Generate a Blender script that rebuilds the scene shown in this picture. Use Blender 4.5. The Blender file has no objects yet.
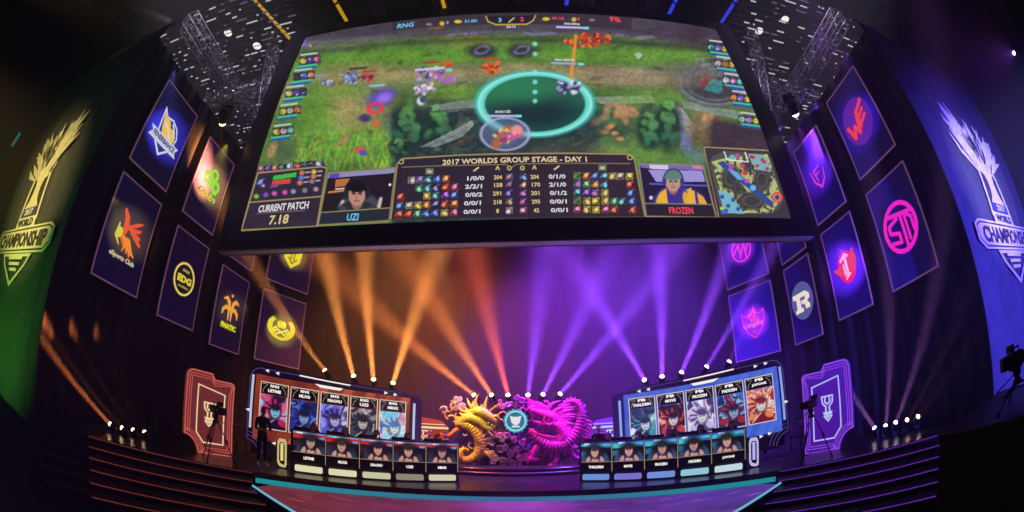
import bpy, bmesh, math, random
import numpy as np
from mathutils import Vector, Matrix
from mathutils.geometry import tessellate_polygon

random.seed(7)
rng = np.random.default_rng(7)
S = bpy.context.scene
COL = S.collection
PI = math.pi
R_ = math.radians

# ---------------------------------------------------------------- render look
S.view_settings.view_transform = 'Standard'
S.view_settings.look = 'None'
S.view_settings.gamma = 1.0
S.view_settings.use_curve_mapping = False
S.view_settings.exposure = 0.0

# ---------------------------------------------------------------- camera (15 mm full-frame fisheye, in the stands)
EYE = Vector((0.0, 0.0, 1.95))
PITCH, YAW = R_(22.5), R_(0.5)
cam_data = bpy.data.cameras.new('camera')
cam_data.type = 'PANO'
cam_data.panorama_type = 'FISHEYE_EQUISOLID'
cam_data.sensor_fit = 'HORIZONTAL'
cam_data.sensor_width = 36.0
cam_data.sensor_height = 18.0
cam_data.fisheye_lens = 15.0
cam_data.fisheye_fov = PI
cam_data.clip_end = 300
cam = bpy.data.objects.new('camera', cam_data)
cam.location = EYE
cam.rotation_euler = (PI / 2 + PITCH, 0, YAW)
COL.objects.link(cam)
S.camera = cam
FPX = 15.0 / 36.0 * 1024.0


def ray(px, py):
    """World direction of a measured photo point through the fisheye lens."""
    x, y = px - 512.0, 256.0 - py
    r = math.hypot(x, y) + 1e-9
    th = 2 * math.asin(min(1, r / (2 * FPX)))
    cx, cy, cz = math.sin(th) * x / r, math.sin(th) * y / r, math.cos(th)
    X, Y, Z = cx, cz * math.cos(PITCH) - cy * math.sin(PITCH), cz * math.sin(PITCH) + cy * math.cos(PITCH)
    c, s = math.cos(YAW), math.sin(YAW)
    return Vector((X * c - Y * s, X * s + Y * c, Z))


def at(px, py, Y):
    """Point of the place seen at a photo point, on the upright plane at depth Y."""
    d = ray(px, py)
    return EYE + d * (Y / d.y)


def at_z(px, py, z):
    d = ray(px, py)
    return EYE + d * ((z - EYE.z) / d.z)


def project(X, Y, Z):
    """numpy: photo point of world points (to measure what a screen shows)."""
    c, s = math.cos(YAW), math.sin(YAW)
    dx, dy, dz = X - EYE.x, Y - EYE.y, Z - EYE.z
    x = dx * c + dy * s
    y = -dx * s + dy * c
    f = y * math.cos(PITCH) + dz * math.sin(PITCH)
    u = -y * math.sin(PITCH) + dz * math.cos(PITCH)
    n = np.sqrt(x * x + y * y + dz * dz)
    th = np.arccos(np.clip(f / n, -1, 1))
    r = 2 * FPX * np.sin(th / 2)
    h = np.sqrt(x * x + u * u) + 1e-9
    return 512 + r * x / h, 256 - r * u / h


# ---------------------------------------------------------------- colour and materials
def lin1(v):
    return v / 12.92 if v <= 0.04045 else ((v + 0.055) / 1.055) ** 2.4


def rgb(r, g, b):
    return (lin1(r / 255), lin1(g / 255), lin1(b / 255), 1.0)


def nlin(a):
    a = np.clip(a, 0, 1)
    return np.where(a <= 0.04045, a / 12.92, ((a + 0.055) / 1.055) ** 2.4)


def material(name, col, rough=0.6, metal=0.0, vary=0.25, scale=6.0, bump=0.0, emit=None, power=0.0, spec=0.5):
    m = bpy.data.materials.new(name)
    m.use_nodes = True
    nt = m.node_tree
    b = nt.nodes['Principled BSDF']
    b.inputs['Roughness'].default_value = rough
    b.inputs['Metallic'].default_value = metal
    b.inputs['Specular IOR Level'].default_value = spec
    tc = nt.nodes.new('ShaderNodeTexCoord')
    nz = nt.nodes.new('ShaderNodeTexNoise')
    nz.inputs['Scale'].default_value = scale
    nz.inputs['Detail'].default_value = 4
    nt.links.new(tc.outputs['Object'], nz.inputs['Vector'])
    mx = nt.nodes.new('ShaderNodeMix')
    mx.data_type = 'RGBA'
    mx.inputs[6].default_value = tuple(c * (1 - vary) for c in col[:3]) + (1,)
    mx.inputs[7].default_value = tuple(min(1, c * (1 + vary)) for c in col[:3]) + (1,)
    nt.links.new(nz.outputs['Fac'], mx.inputs[0])
    nt.links.new(mx.outputs[2], b.inputs['Base Color'])
    if bump:
        bp = nt.nodes.new('ShaderNodeBump')
        bp.inputs['Strength'].default_value = bump
        bp.inputs['Distance'].default_value = 0.02
        nt.links.new(nz.outputs['Fac'], bp.inputs['Height'])
        nt.links.new(bp.outputs['Normal'], b.inputs['Normal'])
    if emit:
        b.inputs['Emission Color'].default_value = emit
        b.inputs['Emission Strength'].default_value = power
        m.cycles.emission_sampling = 'NONE' if power < 3 else 'AUTO'
    return m


def glow(name, col, power=1.0, sample=False):
    """Something that gives off light: a lamp face, a neon line, a lit sign."""
    m = material(name, (0.01, 0.01, 0.01, 1), 0.5, emit=col, power=power)
    m.cycles.emission_sampling = 'AUTO' if sample else 'NONE'
    return m


def display_material(name, power=1.0, sample=False):
    """LED picture: the colours each pixel of the panel gives off."""
    m = bpy.data.materials.new(name)
    m.use_nodes = True
    nt = m.node_tree
    b = nt.nodes['Principled BSDF']
    b.inputs['Base Color'].default_value = (0.01, 0.01, 0.012, 1)
    b.inputs['Roughness'].default_value = 0.5
    a = nt.nodes.new('ShaderNodeAttribute')
    a.attribute_name = 'pixels'
    nt.links.new(a.outputs['Color'], b.inputs['Emission Color'])
    b.inputs['Emission Strength'].default_value = power
    m.cycles.emission_sampling = 'AUTO' if sample else 'NONE'
    return m


# ---------------------------------------------------------------- objects
def props(o, label=None, cat=None, group=None, kind=None):
    if label: o['label'] = label
    if cat: o['category'] = cat
    if group: o['group'] = group
    if kind: o['kind'] = kind
    return o


def thing(name, label, cat, loc=(0, 0, 0), rotz=0.0, group=None):
    o = bpy.data.objects.new(name, None)
    o.empty_display_size = 0.2
    COL.objects.link(o)
    o.location = loc
    o.rotation_euler = (0, 0, rotz)
    return props(o, label, cat, group)


def link_mesh(name, me, mats, parent=None):
    if not isinstance(mats, (list, tuple)): mats = [mats]
    if len(me.materials): me.materials.clear()
    for m in mats: me.materials.append(m)
    o = bpy.data.objects.new(name, me)
    COL.objects.link(o)
    if parent is not None: o.parent = parent
    return o


def copy_tree(o, parent=None):
    c = o.copy()
    COL.objects.link(c)
    if parent is not None: c.parent = parent
    for ch in list(o.children):
        copy_tree(ch, c)
    return c


class MB:
    """Collects shapes and links them as ONE mesh."""
    def __init__(self):
        self.v, self.f, self.mi, self.sm = [], [], [], []
        self.cur = 0

    def add(self, vs, fs, smooth=False):
        n = len(self.v)
        self.v += [tuple(p) for p in vs]
        for f in fs:
            self.f.append([i + n for i in f]); self.mi.append(self.cur); self.sm.append(smooth)
        return self

    def box(self, c, s, M=None):
        x, y, z = s[0] / 2, s[1] / 2, s[2] / 2
        vs = [Vector((sx * x, sy * y, sz * z)) for sx in (-1, 1) for sy in (-1, 1) for sz in (-1, 1)]
        if M is not None: vs = [M @ p for p in vs]
        vs = [p + Vector(c) for p in vs]
        return self.add(vs, [(0, 1, 3, 2), (4, 6, 7, 5), (0, 4, 5, 1), (2, 3, 7, 6), (0, 2, 6, 4), (1, 5, 7, 3)])

    def bevel_box(self, c, s, b=0.02):
        x, y, z = s[0] / 2, s[1] / 2, s[2] / 2
        b = min(b, x * .9, y * .9, z * .9)
        bm = bmesh.new()
        bmesh.ops.create_cube(bm, size=1)
        bmesh.ops.scale(bm, vec=s, verts=bm.verts)
        bmesh.ops.bevel(bm, geom=list(bm.edges), offset=b, segments=2, affect='EDGES', profile=0.5)
        bmesh.ops.translate(bm, vec=c, verts=bm.verts)
        return self.bm(bm)

    def bm(self, bm, smooth=False):
        bm.verts.index_update()
        self.add([v.co.copy() for v in bm.verts], [[v.index for v in f.verts] for f in bm.faces], smooth)
        bm.free()
        return self

    def tube(self, pts, r, n=8, closed=False, caps=True):
        pts = [Vector(p) for p in pts]
        N = len(pts)
        rs = r if isinstance(r, (list, tuple)) else [r] * N
        vs, fs = [], []
        up = Vector((0, 0, 1))
        prev = None
        for i, p in enumerate(pts):
            a = pts[i - 1] if (i > 0 or closed) else p
            b = pts[(i + 1) % N] if (i < N - 1 or closed) else p
            t = (b - a)
            t = t.normalized() if t.length > 1e-9 else Vector((0, 0, 1))
            if prev is None:
                u = t.cross(up)
                if u.length < 1e-4: u = t.cross(Vector((1, 0, 0)))
            else:
                u = prev - t * prev.dot(t)
                if u.length < 1e-6: u = t.cross(up)
            u.normalize(); prev = u
            w = t.cross(u)
            for k in range(n):
                an = 2 * PI * k / n
                vs.append(p + (u * math.cos(an) + w * math.sin(an)) * rs[i])
        m = N if closed else N - 1
        for i in range(m):
            for k in range(n):
                a, b = i * n + k, i * n + (k + 1) % n
                c, d = ((i + 1) % N) * n + (k + 1) % n, ((i + 1) % N) * n + k
                fs.append((a, d, c, b))
        if caps and not closed:
            fs.append(tuple(range(n)))
            fs.append(tuple((N - 1) * n + k for k in reversed(range(n))))
        return self.add(vs, fs, True)

    def lathe(self, prof, c=(0, 0, 0), n=16, M=None):
        vs, fs = [], []
        for (r, z) in prof:
            for k in range(n):
                a = 2 * PI * k / n
                p = Vector((r * math.cos(a), r * math.sin(a), z))
                if M is not None: p = M @ p
                vs.append(p + Vector(c))
        for i in range(len(prof) - 1):
            for k in range(n):
                a, b = i * n + k, i * n + (k + 1) % n
                fs.append((a, b, b + n, a + n))
        fs.append(tuple(reversed(range(n))))
        fs.append(tuple((len(prof) - 1) * n + k for k in range(n)))
        return self.add(vs, fs, True)

    def ball(self, c, r, M=None, nu=12, nv=8):
        r = (r, r, r) if not isinstance(r, (tuple, list)) else r
        vs = [Vector((0, 0, -r[2]))]
        for i in range(1, nv):
            ph = -PI / 2 + PI * i / nv
            for k in range(nu):
                a = 2 * PI * k / nu
                vs.append(Vector((r[0] * math.cos(ph) * math.cos(a), r[1] * math.cos(ph) * math.sin(a), r[2] * math.sin(ph))))
        vs.append(Vector((0, 0, r[2])))
        fs = []
        for k in range(nu):
            fs.append((0, 1 + (k + 1) % nu, 1 + k))
            fs.append((len(vs) - 1, 1 + (nv - 2) * nu + k, 1 + (nv - 2) * nu + (k + 1) % nu))
        for i in range(nv - 2):
            for k in range(nu):
                a, b = 1 + i * nu + k, 1 + i * nu + (k + 1) % nu
                fs.append((a, b, b + nu, a + nu))
        if M is not None: vs = [M @ v for v in vs]
        return self.add([v + Vector(c) for v in vs], fs, True)

    def plate(self, loops, y=0.0, t=0.02):
        """Flat piece cut to an outline in x,z (holes follow the outer loop), facing -y, t thick."""
        if not isinstance(loops[0][0], (tuple, list)): loops = [loops]
        flat = [p for L in loops for p in L]
        tris = tessellate_polygon([[Vector((x, z, 0)) for x, z in L] for L in loops])
        n = len(flat)
        vs = [(x, y, z) for x, z in flat] + [(x, y + t, z) for x, z in flat]
        fs = []
        for a, b, c in tris:
            A, B, C_ = flat[a], flat[b], flat[c]
            cr = (B[0] - A[0]) * (C_[1] - A[1]) - (B[1] - A[1]) * (C_[0] - A[0])
            if cr < 0: b, c = c, b
            fs.append((a, b, c)); fs.append((n + a, n + c, n + b))
        o = 0
        for L in loops:
            k = len(L)
            for i in range(k):
                j = (i + 1) % k
                fs.append((o + i, n + o + i, n + o + j, o + j))
            o += k
        return self.add(vs, fs)

    def plates(self, polys, y=0.0, t=0.02):
        for p in polys: self.plate(p, y, t)
        return self

    def mesh(self, me_in, M=None):
        vs = [v.co.copy() for v in me_in.vertices]
        if M is not None: vs = [M @ v for v in vs]
        return self.add(vs, [list(p.vertices) for p in me_in.polygons])

    def build(self, name, mats, parent=None):
        me = bpy.data.meshes.new(name)
        me.from_pydata(self.v, [], self.f)
        me.polygons.foreach_set('material_index', self.mi)
        me.polygons.foreach_set('use_smooth', self.sm)
        me.update()
        return link_mesh(name, me, mats, parent)


# ---- flat outlines
def ell(cx, cy, rx, ry=None, n=28, a0=0, a1=2 * PI):
    ry = rx if ry is None else ry
    full = abs(a1 - a0 - 2 * PI) < 1e-6
    k = n if full else n + 1
    return [(cx + rx * math.cos(a0 + (a1 - a0) * i / n), cy + ry * math.sin(a0 + (a1 - a0) * i / n)) for i in range(k)]


def ring(cx, cy, ro, ri, n=32, sx=1.0):
    return [ell(cx, cy, ro * sx, ro, n), ell(cx, cy, ri * sx, ri, n)[::-1]]


def stroke(pts, w, closed=False):
    """Outline pieces of a band of width w along pts (w may be a list)."""
    out = []
    n = len(pts)
    ws = w if isinstance(w, (list, tuple)) else [w] * n
    for i in range(n if closed else n - 1):
        (x0, y0), (x1, y1) = pts[i], pts[(i + 1) % n]
        dx, dy = x1 - x0, y1 - y0
        L = math.hypot(dx, dy)
        if L < 1e-6: continue
        nx, ny = -dy / L, dx / L
        a, b = ws[i] / 2, ws[(i + 1) % n] / 2
        ex, ey = dx / L * min(a, b) * .6, dy / L * min(a, b) * .6
        out.append([(x0 + nx * a - ex, y0 + ny * a - ey), (x0 - nx * a - ex, y0 - ny * a - ey), (x1 - nx * b + ex, y1 - ny * b + ey), (x1 + nx * b + ex, y1 + ny * b + ey)])
    return out


def arc(cx, cy, r, a0, a1, n=12, ry=None):
    ry = r if ry is None else ry
    return [(cx + r * math.cos(a0 + (a1 - a0) * i / n), cy + ry * math.sin(a0 + (a1 - a0) * i / n)) for i in range(n + 1)]


def smooth_path(pts, sub=6):
    """Catmull-Rom through pts (any dimension)."""
    P = [Vector(p) for p in pts]
    P = [P[0] * 2 - P[1]] + P + [P[-1] * 2 - P[-2]]
    out = []
    for i in range(1, len(P) - 2):
        for k in range(sub):
            t = k / sub
            a, b, c, d = P[i - 1], P[i], P[i + 1], P[i + 2]
            out.append(0.5 * ((2 * b) + (c - a) * t + (2 * a - 5 * b + 4 * c - d) * t * t + (3 * b - a - 3 * c + d) * t ** 3))
    out.append(P[-2])
    return out


def xf(poly, sx=1, sy=None, rot=0, ox=0, oy=0):
    sy = sx if sy is None else sy
    c, s = math.cos(rot), math.sin(rot)
    def one(L): return [(ox + (x * sx) * c - (y * sy) * s, oy + (x * sx) * s + (y * sy) * c) for x, y in L]
    return [one(L) for L in poly] if isinstance(poly[0][0], (tuple, list)) else one(poly)


_text_cache = {}
def text_mesh(body, size, depth=0.01, bold=0.0, shear=0.0, align='CENTER', space=1.0):
    """Lettering as a mesh in x,z facing -y; origin at the middle of the baseline."""
    cu = bpy.data.curves.new('lettering', 'FONT')
    cu.body = body; cu.size = size; cu.extrude = depth / 2; cu.offset = bold * size
    cu.shear = shear; cu.align_x = align; cu.align_y = 'CENTER'; cu.space_character = space
    cu.resolution_u = 2
    o = bpy.data.objects.new('lettering', cu)
    COL.objects.link(o)
    dg = bpy.context.evaluated_depsgraph_get()
    me = bpy.data.meshes.new_from_object(o.evaluated_get(dg))
    bpy.data.objects.remove(o); bpy.data.curves.remove(cu)
    me.transform(Matrix.Rotation(PI / 2, 4, 'X'))
    return me


def lettering(mb, body, size, x, z, y, width=None, height=None, bold=0.0, shear=0.0, rot=0.0, depth=0.01, space=1.0, align='CENTER'):
    """Add a line of text to a mesh; stretched to the given width/height when set."""
    me = text_mesh(body, size, depth, bold, shear, align, space)
    co = np.empty(len(me.vertices) * 3)
    me.vertices.foreach_get('co', co)
    co = co.reshape(-1, 3)
    w, h = np.ptp(co[:, 0]), np.ptp(co[:, 2])
    sx = width / w if width else 1
    sz = height / h if height else (sx if width and height is None else 1)
    if width and height is None and size: sz = sx
    cz = (co[:, 2].max() + co[:, 2].min()) / 2
    M = Matrix.Translation((x, y, z)) @ Matrix.Rotation(-rot, 4, 'Y') @ Matrix.Diagonal((sx, 1, sz, 1)) @ Matrix.Translation((0, 0, -cz))
    mb.mesh(me, M)
    bpy.data.meshes.remove(me)
    return mb


# ---------------------------------------------------------------- pictures shown by screens (drawn pixel by pixel, in numbers)
def vnoise(X, Y, seed=0):
    r = np.random.default_rng(seed)
    T = r.random((64, 64))
    xi, yi = np.floor(X).astype(int), np.floor(Y).astype(int)
    fx, fy = X - xi, Y - yi
    fx, fy = fx * fx * (3 - 2 * fx), fy * fy * (3 - 2 * fy)
    g = lambda a, b: T[a % 64, b % 64]
    return (g(xi, yi) * (1 - fx) + g(xi + 1, yi) * fx) * (1 - fy) + (g(xi, yi + 1) * (1 - fx) + g(xi + 1, yi + 1) * fx) * fy


def fbm(X, Y, seed=0, oct=4):
    s, a, t = 0, 0.5, 0
    for o in range(oct):
        s = s + a * vnoise(X * 2 ** o, Y * 2 ** o, seed + o); t += a; a *= .55
    return s / t


class Paint:
    """A picture on a grid of X,Y coordinates; colours 0-255."""
    def __init__(self, X, Y, base=(20, 20, 24)):
        self.X, self.Y = X, Y
        self.a = np.empty(X.shape + (3,)); self.a[:] = np.array(base) / 255

    def mix(self, m, col):
        m = np.clip(m, 0, 1)[..., None]
        c = col if isinstance(col, np.ndarray) else np.array(col) / 255
        self.a = self.a * (1 - m) + c * m
        return self

    def addc(self, m, col):
        self.a = self.a + np.clip(m, 0, 1)[..., None] * np.array(col) / 255
        return self

    def d_el(self, cx, cy, rx, ry, rot=0):
        c, s = math.cos(rot), math.sin(rot)
        dx, dy = self.X - cx, self.Y - cy
        return np.sqrt(((dx * c + dy * s) / rx) ** 2 + ((-dx * s + dy * c) / ry) ** 2)

    def el(self, cx, cy, rx, ry, col, soft=.15, alpha=1, rot=0):
        d = self.d_el(cx, cy, rx, ry, rot)
        return self.mix(np.clip((1 + soft / 2 - d) / soft, 0, 1) * alpha, col)

    def ring(self, cx, cy, rx, ry, w, col, alpha=1, rot=0):
        d = self.d_el(cx, cy, rx, ry, rot)
        return self.mix(np.clip(1.3 - np.abs(d - 1) / w, 0, 1) * alpha, col)

    def mask(self, pts):
        m = np.zeros(self.X.shape, bool)
        n = len(pts)
        for i in range(n):
            (x0, y0), (x1, y1) = pts[i], pts[(i + 1) % n]
            if y0 == y1: continue
            c = ((y0 > self.Y) != (y1 > self.Y)) & (self.X < (x1 - x0) * (self.Y - y0) / (y1 - y0) + x0)
            m ^= c
        return m.astype(float)

    def poly(self, pts, col, alpha=1):
        return self.mix(self.mask(pts) * alpha, col)

    def line(self, p0, p1, w, col, alpha=1):
        ax, ay = p0; bx, by = p1
        L2 = (bx - ax) ** 2 + (by - ay) ** 2 + 1e-9
        t = np.clip(((self.X - ax) * (bx - ax) + (self.Y - ay) * (by - ay)) / L2, 0, 1)
        d = np.hypot(self.X - ax - t * (bx - ax), self.Y - ay - t * (by - ay))
        return self.mix(np.clip(1.5 - 2 * d / w, 0, 1) * alpha, col)

    def rect(self, x0, y0, x1, y1, col, alpha=1):
        return self.mix(((self.X >= x0) & (self.X < x1) & (self.Y >= y0) & (self.Y < y1)) * alpha, col)


def picture_mesh(name, a, w, h, mat, parent=None, origin=(0, 0, 0), keep=None):
    """Flat panel facing -y, w by h, lower left corner at origin; one vertex colour per picture cell (row 0 is the bottom)."""
    ny, nx = a.shape[:2]
    xs, zs = np.linspace(0, w, nx), np.linspace(0, h, ny)
    X, Z = np.meshgrid(xs, zs)
    co = np.stack([X + origin[0], np.full_like(X, origin[1]), Z + origin[2]], -1).reshape(-1, 3)
    i = np.arange(ny * nx).reshape(ny, nx)
    f = np.stack([i[:-1, :-1], i[:-1, 1:], i[1:, 1:], i[1:, :-1]], -1).reshape(-1, 4)
    if keep is not None:
        k = keep[:-1, :-1] & keep[1:, 1:] & keep[1:, :-1] & keep[:-1, 1:]
        f = f[k.reshape(-1)]
    me = bpy.data.meshes.new(name)
    me.vertices.add(len(co)); me.vertices.foreach_set('co', co.reshape(-1))
    me.loops.add(f.size); me.loops.foreach_set('vertex_index', f.reshape(-1).astype(np.int32))
    me.polygons.add(len(f)); me.polygons.foreach_set('loop_start', np.arange(0, f.size, 4, dtype=np.int32))
    me.update(calc_edges=True)
    at_ = me.color_attributes.new('pixels', 'FLOAT_COLOR', 'POINT')
    c = np.ones((ny * nx, 4)); c[:, :3] = nlin(a).reshape(-1, 3)
    at_.data.foreach_set('color', c.reshape(-1).astype(np.float32))
    return link_mesh(name, me, mat, parent)


def unit_grid(nx, ny, w=1.0, h=1.0):
    return np.meshgrid(np.linspace(0, w, nx), np.linspace(0, h, ny))

# ================================================================ materials
M_curtain = material('black_curtain', rgb(34, 32, 40), 0.95, bump=0.2, scale=3)
M_backcloth = material('backdrop_cloth', rgb(24, 23, 28), 0.95, scale=2)
M_deck = material('stage_deck', rgb(44, 42, 50), 0.28, vary=.3, scale=2)
M_step = material('step_black', rgb(30, 29, 36), 0.45)
M_black = material('matt_black', rgb(22, 22, 24), 0.55)
M_black2 = material('black_metal', rgb(30, 30, 34), 0.35, metal=.6)
M_void = material('arena_dark', rgb(20, 20, 22), 0.9)
M_steel = material('aluminium', rgb(150, 148, 160), 0.4, metal=.85)
M_steel_dark = material('grey_steel', rgb(92, 90, 98), 0.5, metal=.5)
M_bezel = material('screen_bezel', rgb(26, 25, 30), 0.4)
M_navy = material('navy_fabric', rgb(70, 62, 142), 0.9, scale=14)
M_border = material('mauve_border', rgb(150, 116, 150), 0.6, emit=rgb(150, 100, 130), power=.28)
M_display = display_material('led_display', 1.0)
M_skin = material('skin', rgb(196, 150, 124), 0.6)
M_hair = material('dark_hair', rgb(24, 20, 20), 0.6, scale=40)
M_shirt = material('dark_jersey', rgb(13, 13, 17), 0.85)
M_shirt_w = material('navy_jersey', rgb(50, 56, 100), 0.85)
M_pants = material('dark_trousers', rgb(16, 16, 20), 0.9)
M_shoe = material('pale_trainers', rgb(220, 216, 216), 0.6)
G_white = glow('white_light', rgb(255, 250, 240), 1.0)
G_lamp_warm = glow('lamp_face_amber', (1.0, .62, .3, 1), 7)
G_lamp_cool = glow('lamp_face_violet', (.8, .66, 1.0, 1), 7)

# ================================================================ the setting
# stage deck: a horseshoe whose front edge is an arc round the audience
R_EDGE = 11.65
A_END = R_(66)
BACK = 20.0


def sector(r0, r1, a0, a1, z0, z1, n=48, mb=None):
    """Curved slab between two radii; angles from straight ahead, right positive."""
    mb = mb or MB()
    vs, fs = [], []
    for i in range(n + 1):
        a = a0 + (a1 - a0) * i / n
        s, c = math.sin(a), math.cos(a)
        vs += [(r0 * s, r0 * c, z0), (r1 * s, r1 * c, z0), (r1 * s, r1 * c, z1), (r0 * s, r0 * c, z1)]
    for i in range(n):
        a, b = i * 4, i * 4 + 4
        for k in range(4):
            fs.append((a + k, a + (k + 1) % 4, b + (k + 1) % 4, b + k))
    fs += [(0, 3, 2, 1), (n * 4, n * 4 + 1, n * 4 + 2, n * 4 + 3)]
    return mb.add(vs, fs)


deck = MB()
top, bot = [], []
N = 96
edge = [(R_EDGE * math.sin(a), R_EDGE * math.cos(a)) for a in [(-A_END + 2 * A_END * i / N) for i in range(N + 1)]]
vs, fs = [], []
for (x, y) in edge:
    bx = x * 12.2 / (R_EDGE * math.sin(A_END))
    vs += [(x, y, 0), (bx, BACK, 0), (x, y, -.15), (bx, BACK, -.15)]
for i in range(N):
    a, b = 4 * i, 4 * i + 4
    fs += [(a, b, b + 1, a + 1), (a + 2, a + 3, b + 3, b + 2), (a, a + 2, b + 2, b)]
deck.add(vs, fs)
o = deck.build('floor', M_deck); props(o, kind='structure')

# steps down to the arena floor either side of the LED floor, each nosing with a thin light line
steps = MB()
for k in range(1, 6):
    for s in (-1, 1):
        a0, a1 = R_(34.8 if k == 1 else 20), A_END
        sector(R_EDGE - .48 * k, R_EDGE - .48 * (k - 1) + .02, min(s * a0, s * a1), max(s * a0, s * a1), -1.25, -.17 * k, 30, steps)
steps_o = steps.build('stage_steps', M_step); props(steps_o, kind='structure')
G_red_line = glow('step_light_red', rgb(128, 54, 48), .55)
G_vio_line = glow('step_light_violet', rgb(104, 42, 176), .7)
for s, g in ((-1, G_red_line), (1, G_vio_line)):
    for k in range(0, 6):
        r = R_EDGE - .48 * k - .008
        a0 = R_(35 if k <= 1 else 21)
        a1 = R_(58.5)
        ln = sector(r - .012, r + .004, min(s * a0, s * a1), max(s * a0, s * a1), -.17 * k - .05, -.17 * k - .026 if k else -.026, 40)
        ln.build('light_line', g, steps_o)

ground = MB().box((0, 6, -1.35), (70, 80, .2)).build('floor_2', M_void); props(ground, kind='structure')

# LED floor in front of the stage, lower than the deck
led = MB()
A_L = R_(34.2)
back = [(R_EDGE * 1.0 * math.sin(a), R_EDGE * 1.0 * math.cos(a)) for a in [(-A_L + 2 * A_L * i / 40) for i in range(41)]]
cornerL, cornerR = (-6.3, 9.0), (6.5, 9.15)
front = [(1.9, 6.0), (-1.95, 6.0)]
out = [cornerL] + [p for p in back if abs(p[0]) < 6.3] + [cornerR] + front
n = len(out)
vs = [(x, y, -.305) for x, y in out] + [(x, y, -1.25) for x, y in out]
tri = tessellate_polygon([[Vector((x, y, 0)) for x, y in out]])
led.add(vs, [t for t in tri] + [(i, (i + 1) % n, n + (i + 1) % n, n + i) for i in range(n)])
led_o = led.build('led_floor', M_step); props(led_o, kind='structure')
nx, ny = 260, 150
X, Y = np.meshgrid(np.linspace(-6.4, 6.6, nx), np.linspace(6.0, 11.7, ny))
P = Paint(X, Y, (120, 40, 60))
t = np.clip((X + 5) / 10, 0, 1)[..., None]
c = np.where(t < .5, np.array((118, 38, 54)) * (1 - 2 * t) + np.array((112, 40, 118)) * 2 * t, np.array((112, 40, 118)) * (2 - 2 * t) + np.array((88, 50, 160)) * (2 * t - 1)) / 255
P.a = c * (0.62 + .5 * fbm(X * 1.1, Y * 1.1, 5)[..., None])
for i in range(70):
    x, y = rng.uniform(-5.5, 5.5), rng.uniform(6, 11.4)
    w = rng.uniform(.2, .6)
    P.rect(x, y, x + w, y + .09, (200, 70, 80) if x < 0 else (170, 90, 220), rng.uniform(.25, .6))
P.el(0, 11.4, 1.2, 1.6, (190, 80, 230), .9, .55)
inpoly = Paint(X, Y).mask(out) > .5
led_pic = picture_mesh('light_tiles', P.a, 13.0, 5.7, M_display, led_o, keep=inpoly)
led_pic.data.transform(Matrix.Translation((-6.4, 6.0, -.300)) @ Matrix.Rotation(-PI / 2, 4, 'X'))
G_teal = display_material('teal_riser', 1.0)
rise = MB(); sector(R_EDGE - .012, R_EDGE + .01, -R_(34.6), R_(34.6), -.30, -.165, 60, rise)
ro = rise.build('riser_light', G_teal, led_o)
ca = ro.data.color_attributes.new('pixels', 'FLOAT_COLOR', 'POINT')
for v, d in zip(ro.data.vertices, ca.data):
    q = abs(v.co.x) / 6.4
    base = np.array((26, 140, 150)) * q + np.array((60, 104, 150)) * (1 - q)
    d.color = tuple(nlin(base / 255 * 1.0)) + (1,)
G_cyan = glow('cyan_edge', rgb(110, 190, 220), .9)
MB().tube([cornerL + (-.27,), front[1] + (-.27,)], .028, 6).build('edge_light', G_cyan, led_o)
MB().tube([cornerR + (-.27,), front[0] + (-.27,)], .028, 6).build('edge_light', G_cyan, led_o)


# draped walls
def drape(path, z0, z1, amp=.07, step=.11):
    pts = []
    for (x0, y0), (x1, y1) in zip(path, path[1:]):
        L = math.hypot(x1 - x0, y1 - y0); n = max(2, int(L / step))
        nx, ny = (y1 - y0) / L, -(x1 - x0) / L
        for i in range(n):
            f = i / n
            w = amp * math.sin(i * 1.25) * .5 + amp * .5 * math.sin(i * .63 + 1)
            pts.append((x0 + (x1 - x0) * f + nx * w, y0 + (y1 - y0) * f + ny * w))
    pts.append(path[-1])
    vs, fs = [], []
    for x, y in pts: vs += [(x, y, z0), (x, y, z1)]
    n = len(vs)
    for i in range(len(pts) - 1):
        fs.append((2 * i, 2 * i + 2, 2 * i + 3, 2 * i + 1))
    return MB().add(vs, fs)


WALL_TOP = 12.35
for s, nm in ((-1, 'wall_left'), (1, 'wall_right')):
    w_ = 12.3 if s < 0 else 12.0
    p = [(s * w_, 4.95), (s * w_, 16.1), (s * 10.6, 18.9)]
    if s > 0: p = p[::-1]
    w = drape(p, -.1, WALL_TOP)
    o = w.build(nm, M_curtain)
    sd = o.modifiers.new('thickness', 'SOLIDIFY'); sd.thickness = .05; sd.offset = 1 if s < 0 else 1
    props(o, kind='structure')
w = drape([(-10.6, 18.9), (10.6, 18.9)], -.1, WALL_TOP + 1.5, .06, .16)
o = w.build('wall_back', M_backcloth); props(o, kind='structure')

# the dark hall beyond
for s, nm in ((-1, 'wall_far_left'), (1, 'wall_far_right')):
    o = MB().box((s * 32, 10, 13), (.4, 76, 30)).build(nm, M_void); props(o, kind='structure')
o = MB().box((0, 44, 13), (64, .4, 30)).build('wall_far_back', M_void); props(o, kind='structure')
o = MB().box((0, -24, 13), (64, .4, 30)).build('wall_front', M_void); props(o, kind='structure')
o = MB().box((0, 10, 29), (64, 68, .4)).build('ceiling', M_void); props(o, kind='structure')
# ================================================================ the big hanging screen
SHW, SH = 9.19, 9.62
SO = Vector((0.108, 10.6, 7.435))
giant = thing('giant_screen', 'huge black-framed video screen hung high above the stage, showing a green game map', 'screen', SO)
giant.rotation_euler = (R_(1.58), -R_(1.33), 0)      # hangs a touch forward and out of level
SR = giant.rotation_euler.to_matrix()
EX, EY, EZ = SR @ Vector((1, 0, 0)), SR @ Vector((0, 1, 0)), SR @ Vector((0, 0, 1))
SW = 2 * SHW


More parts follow.
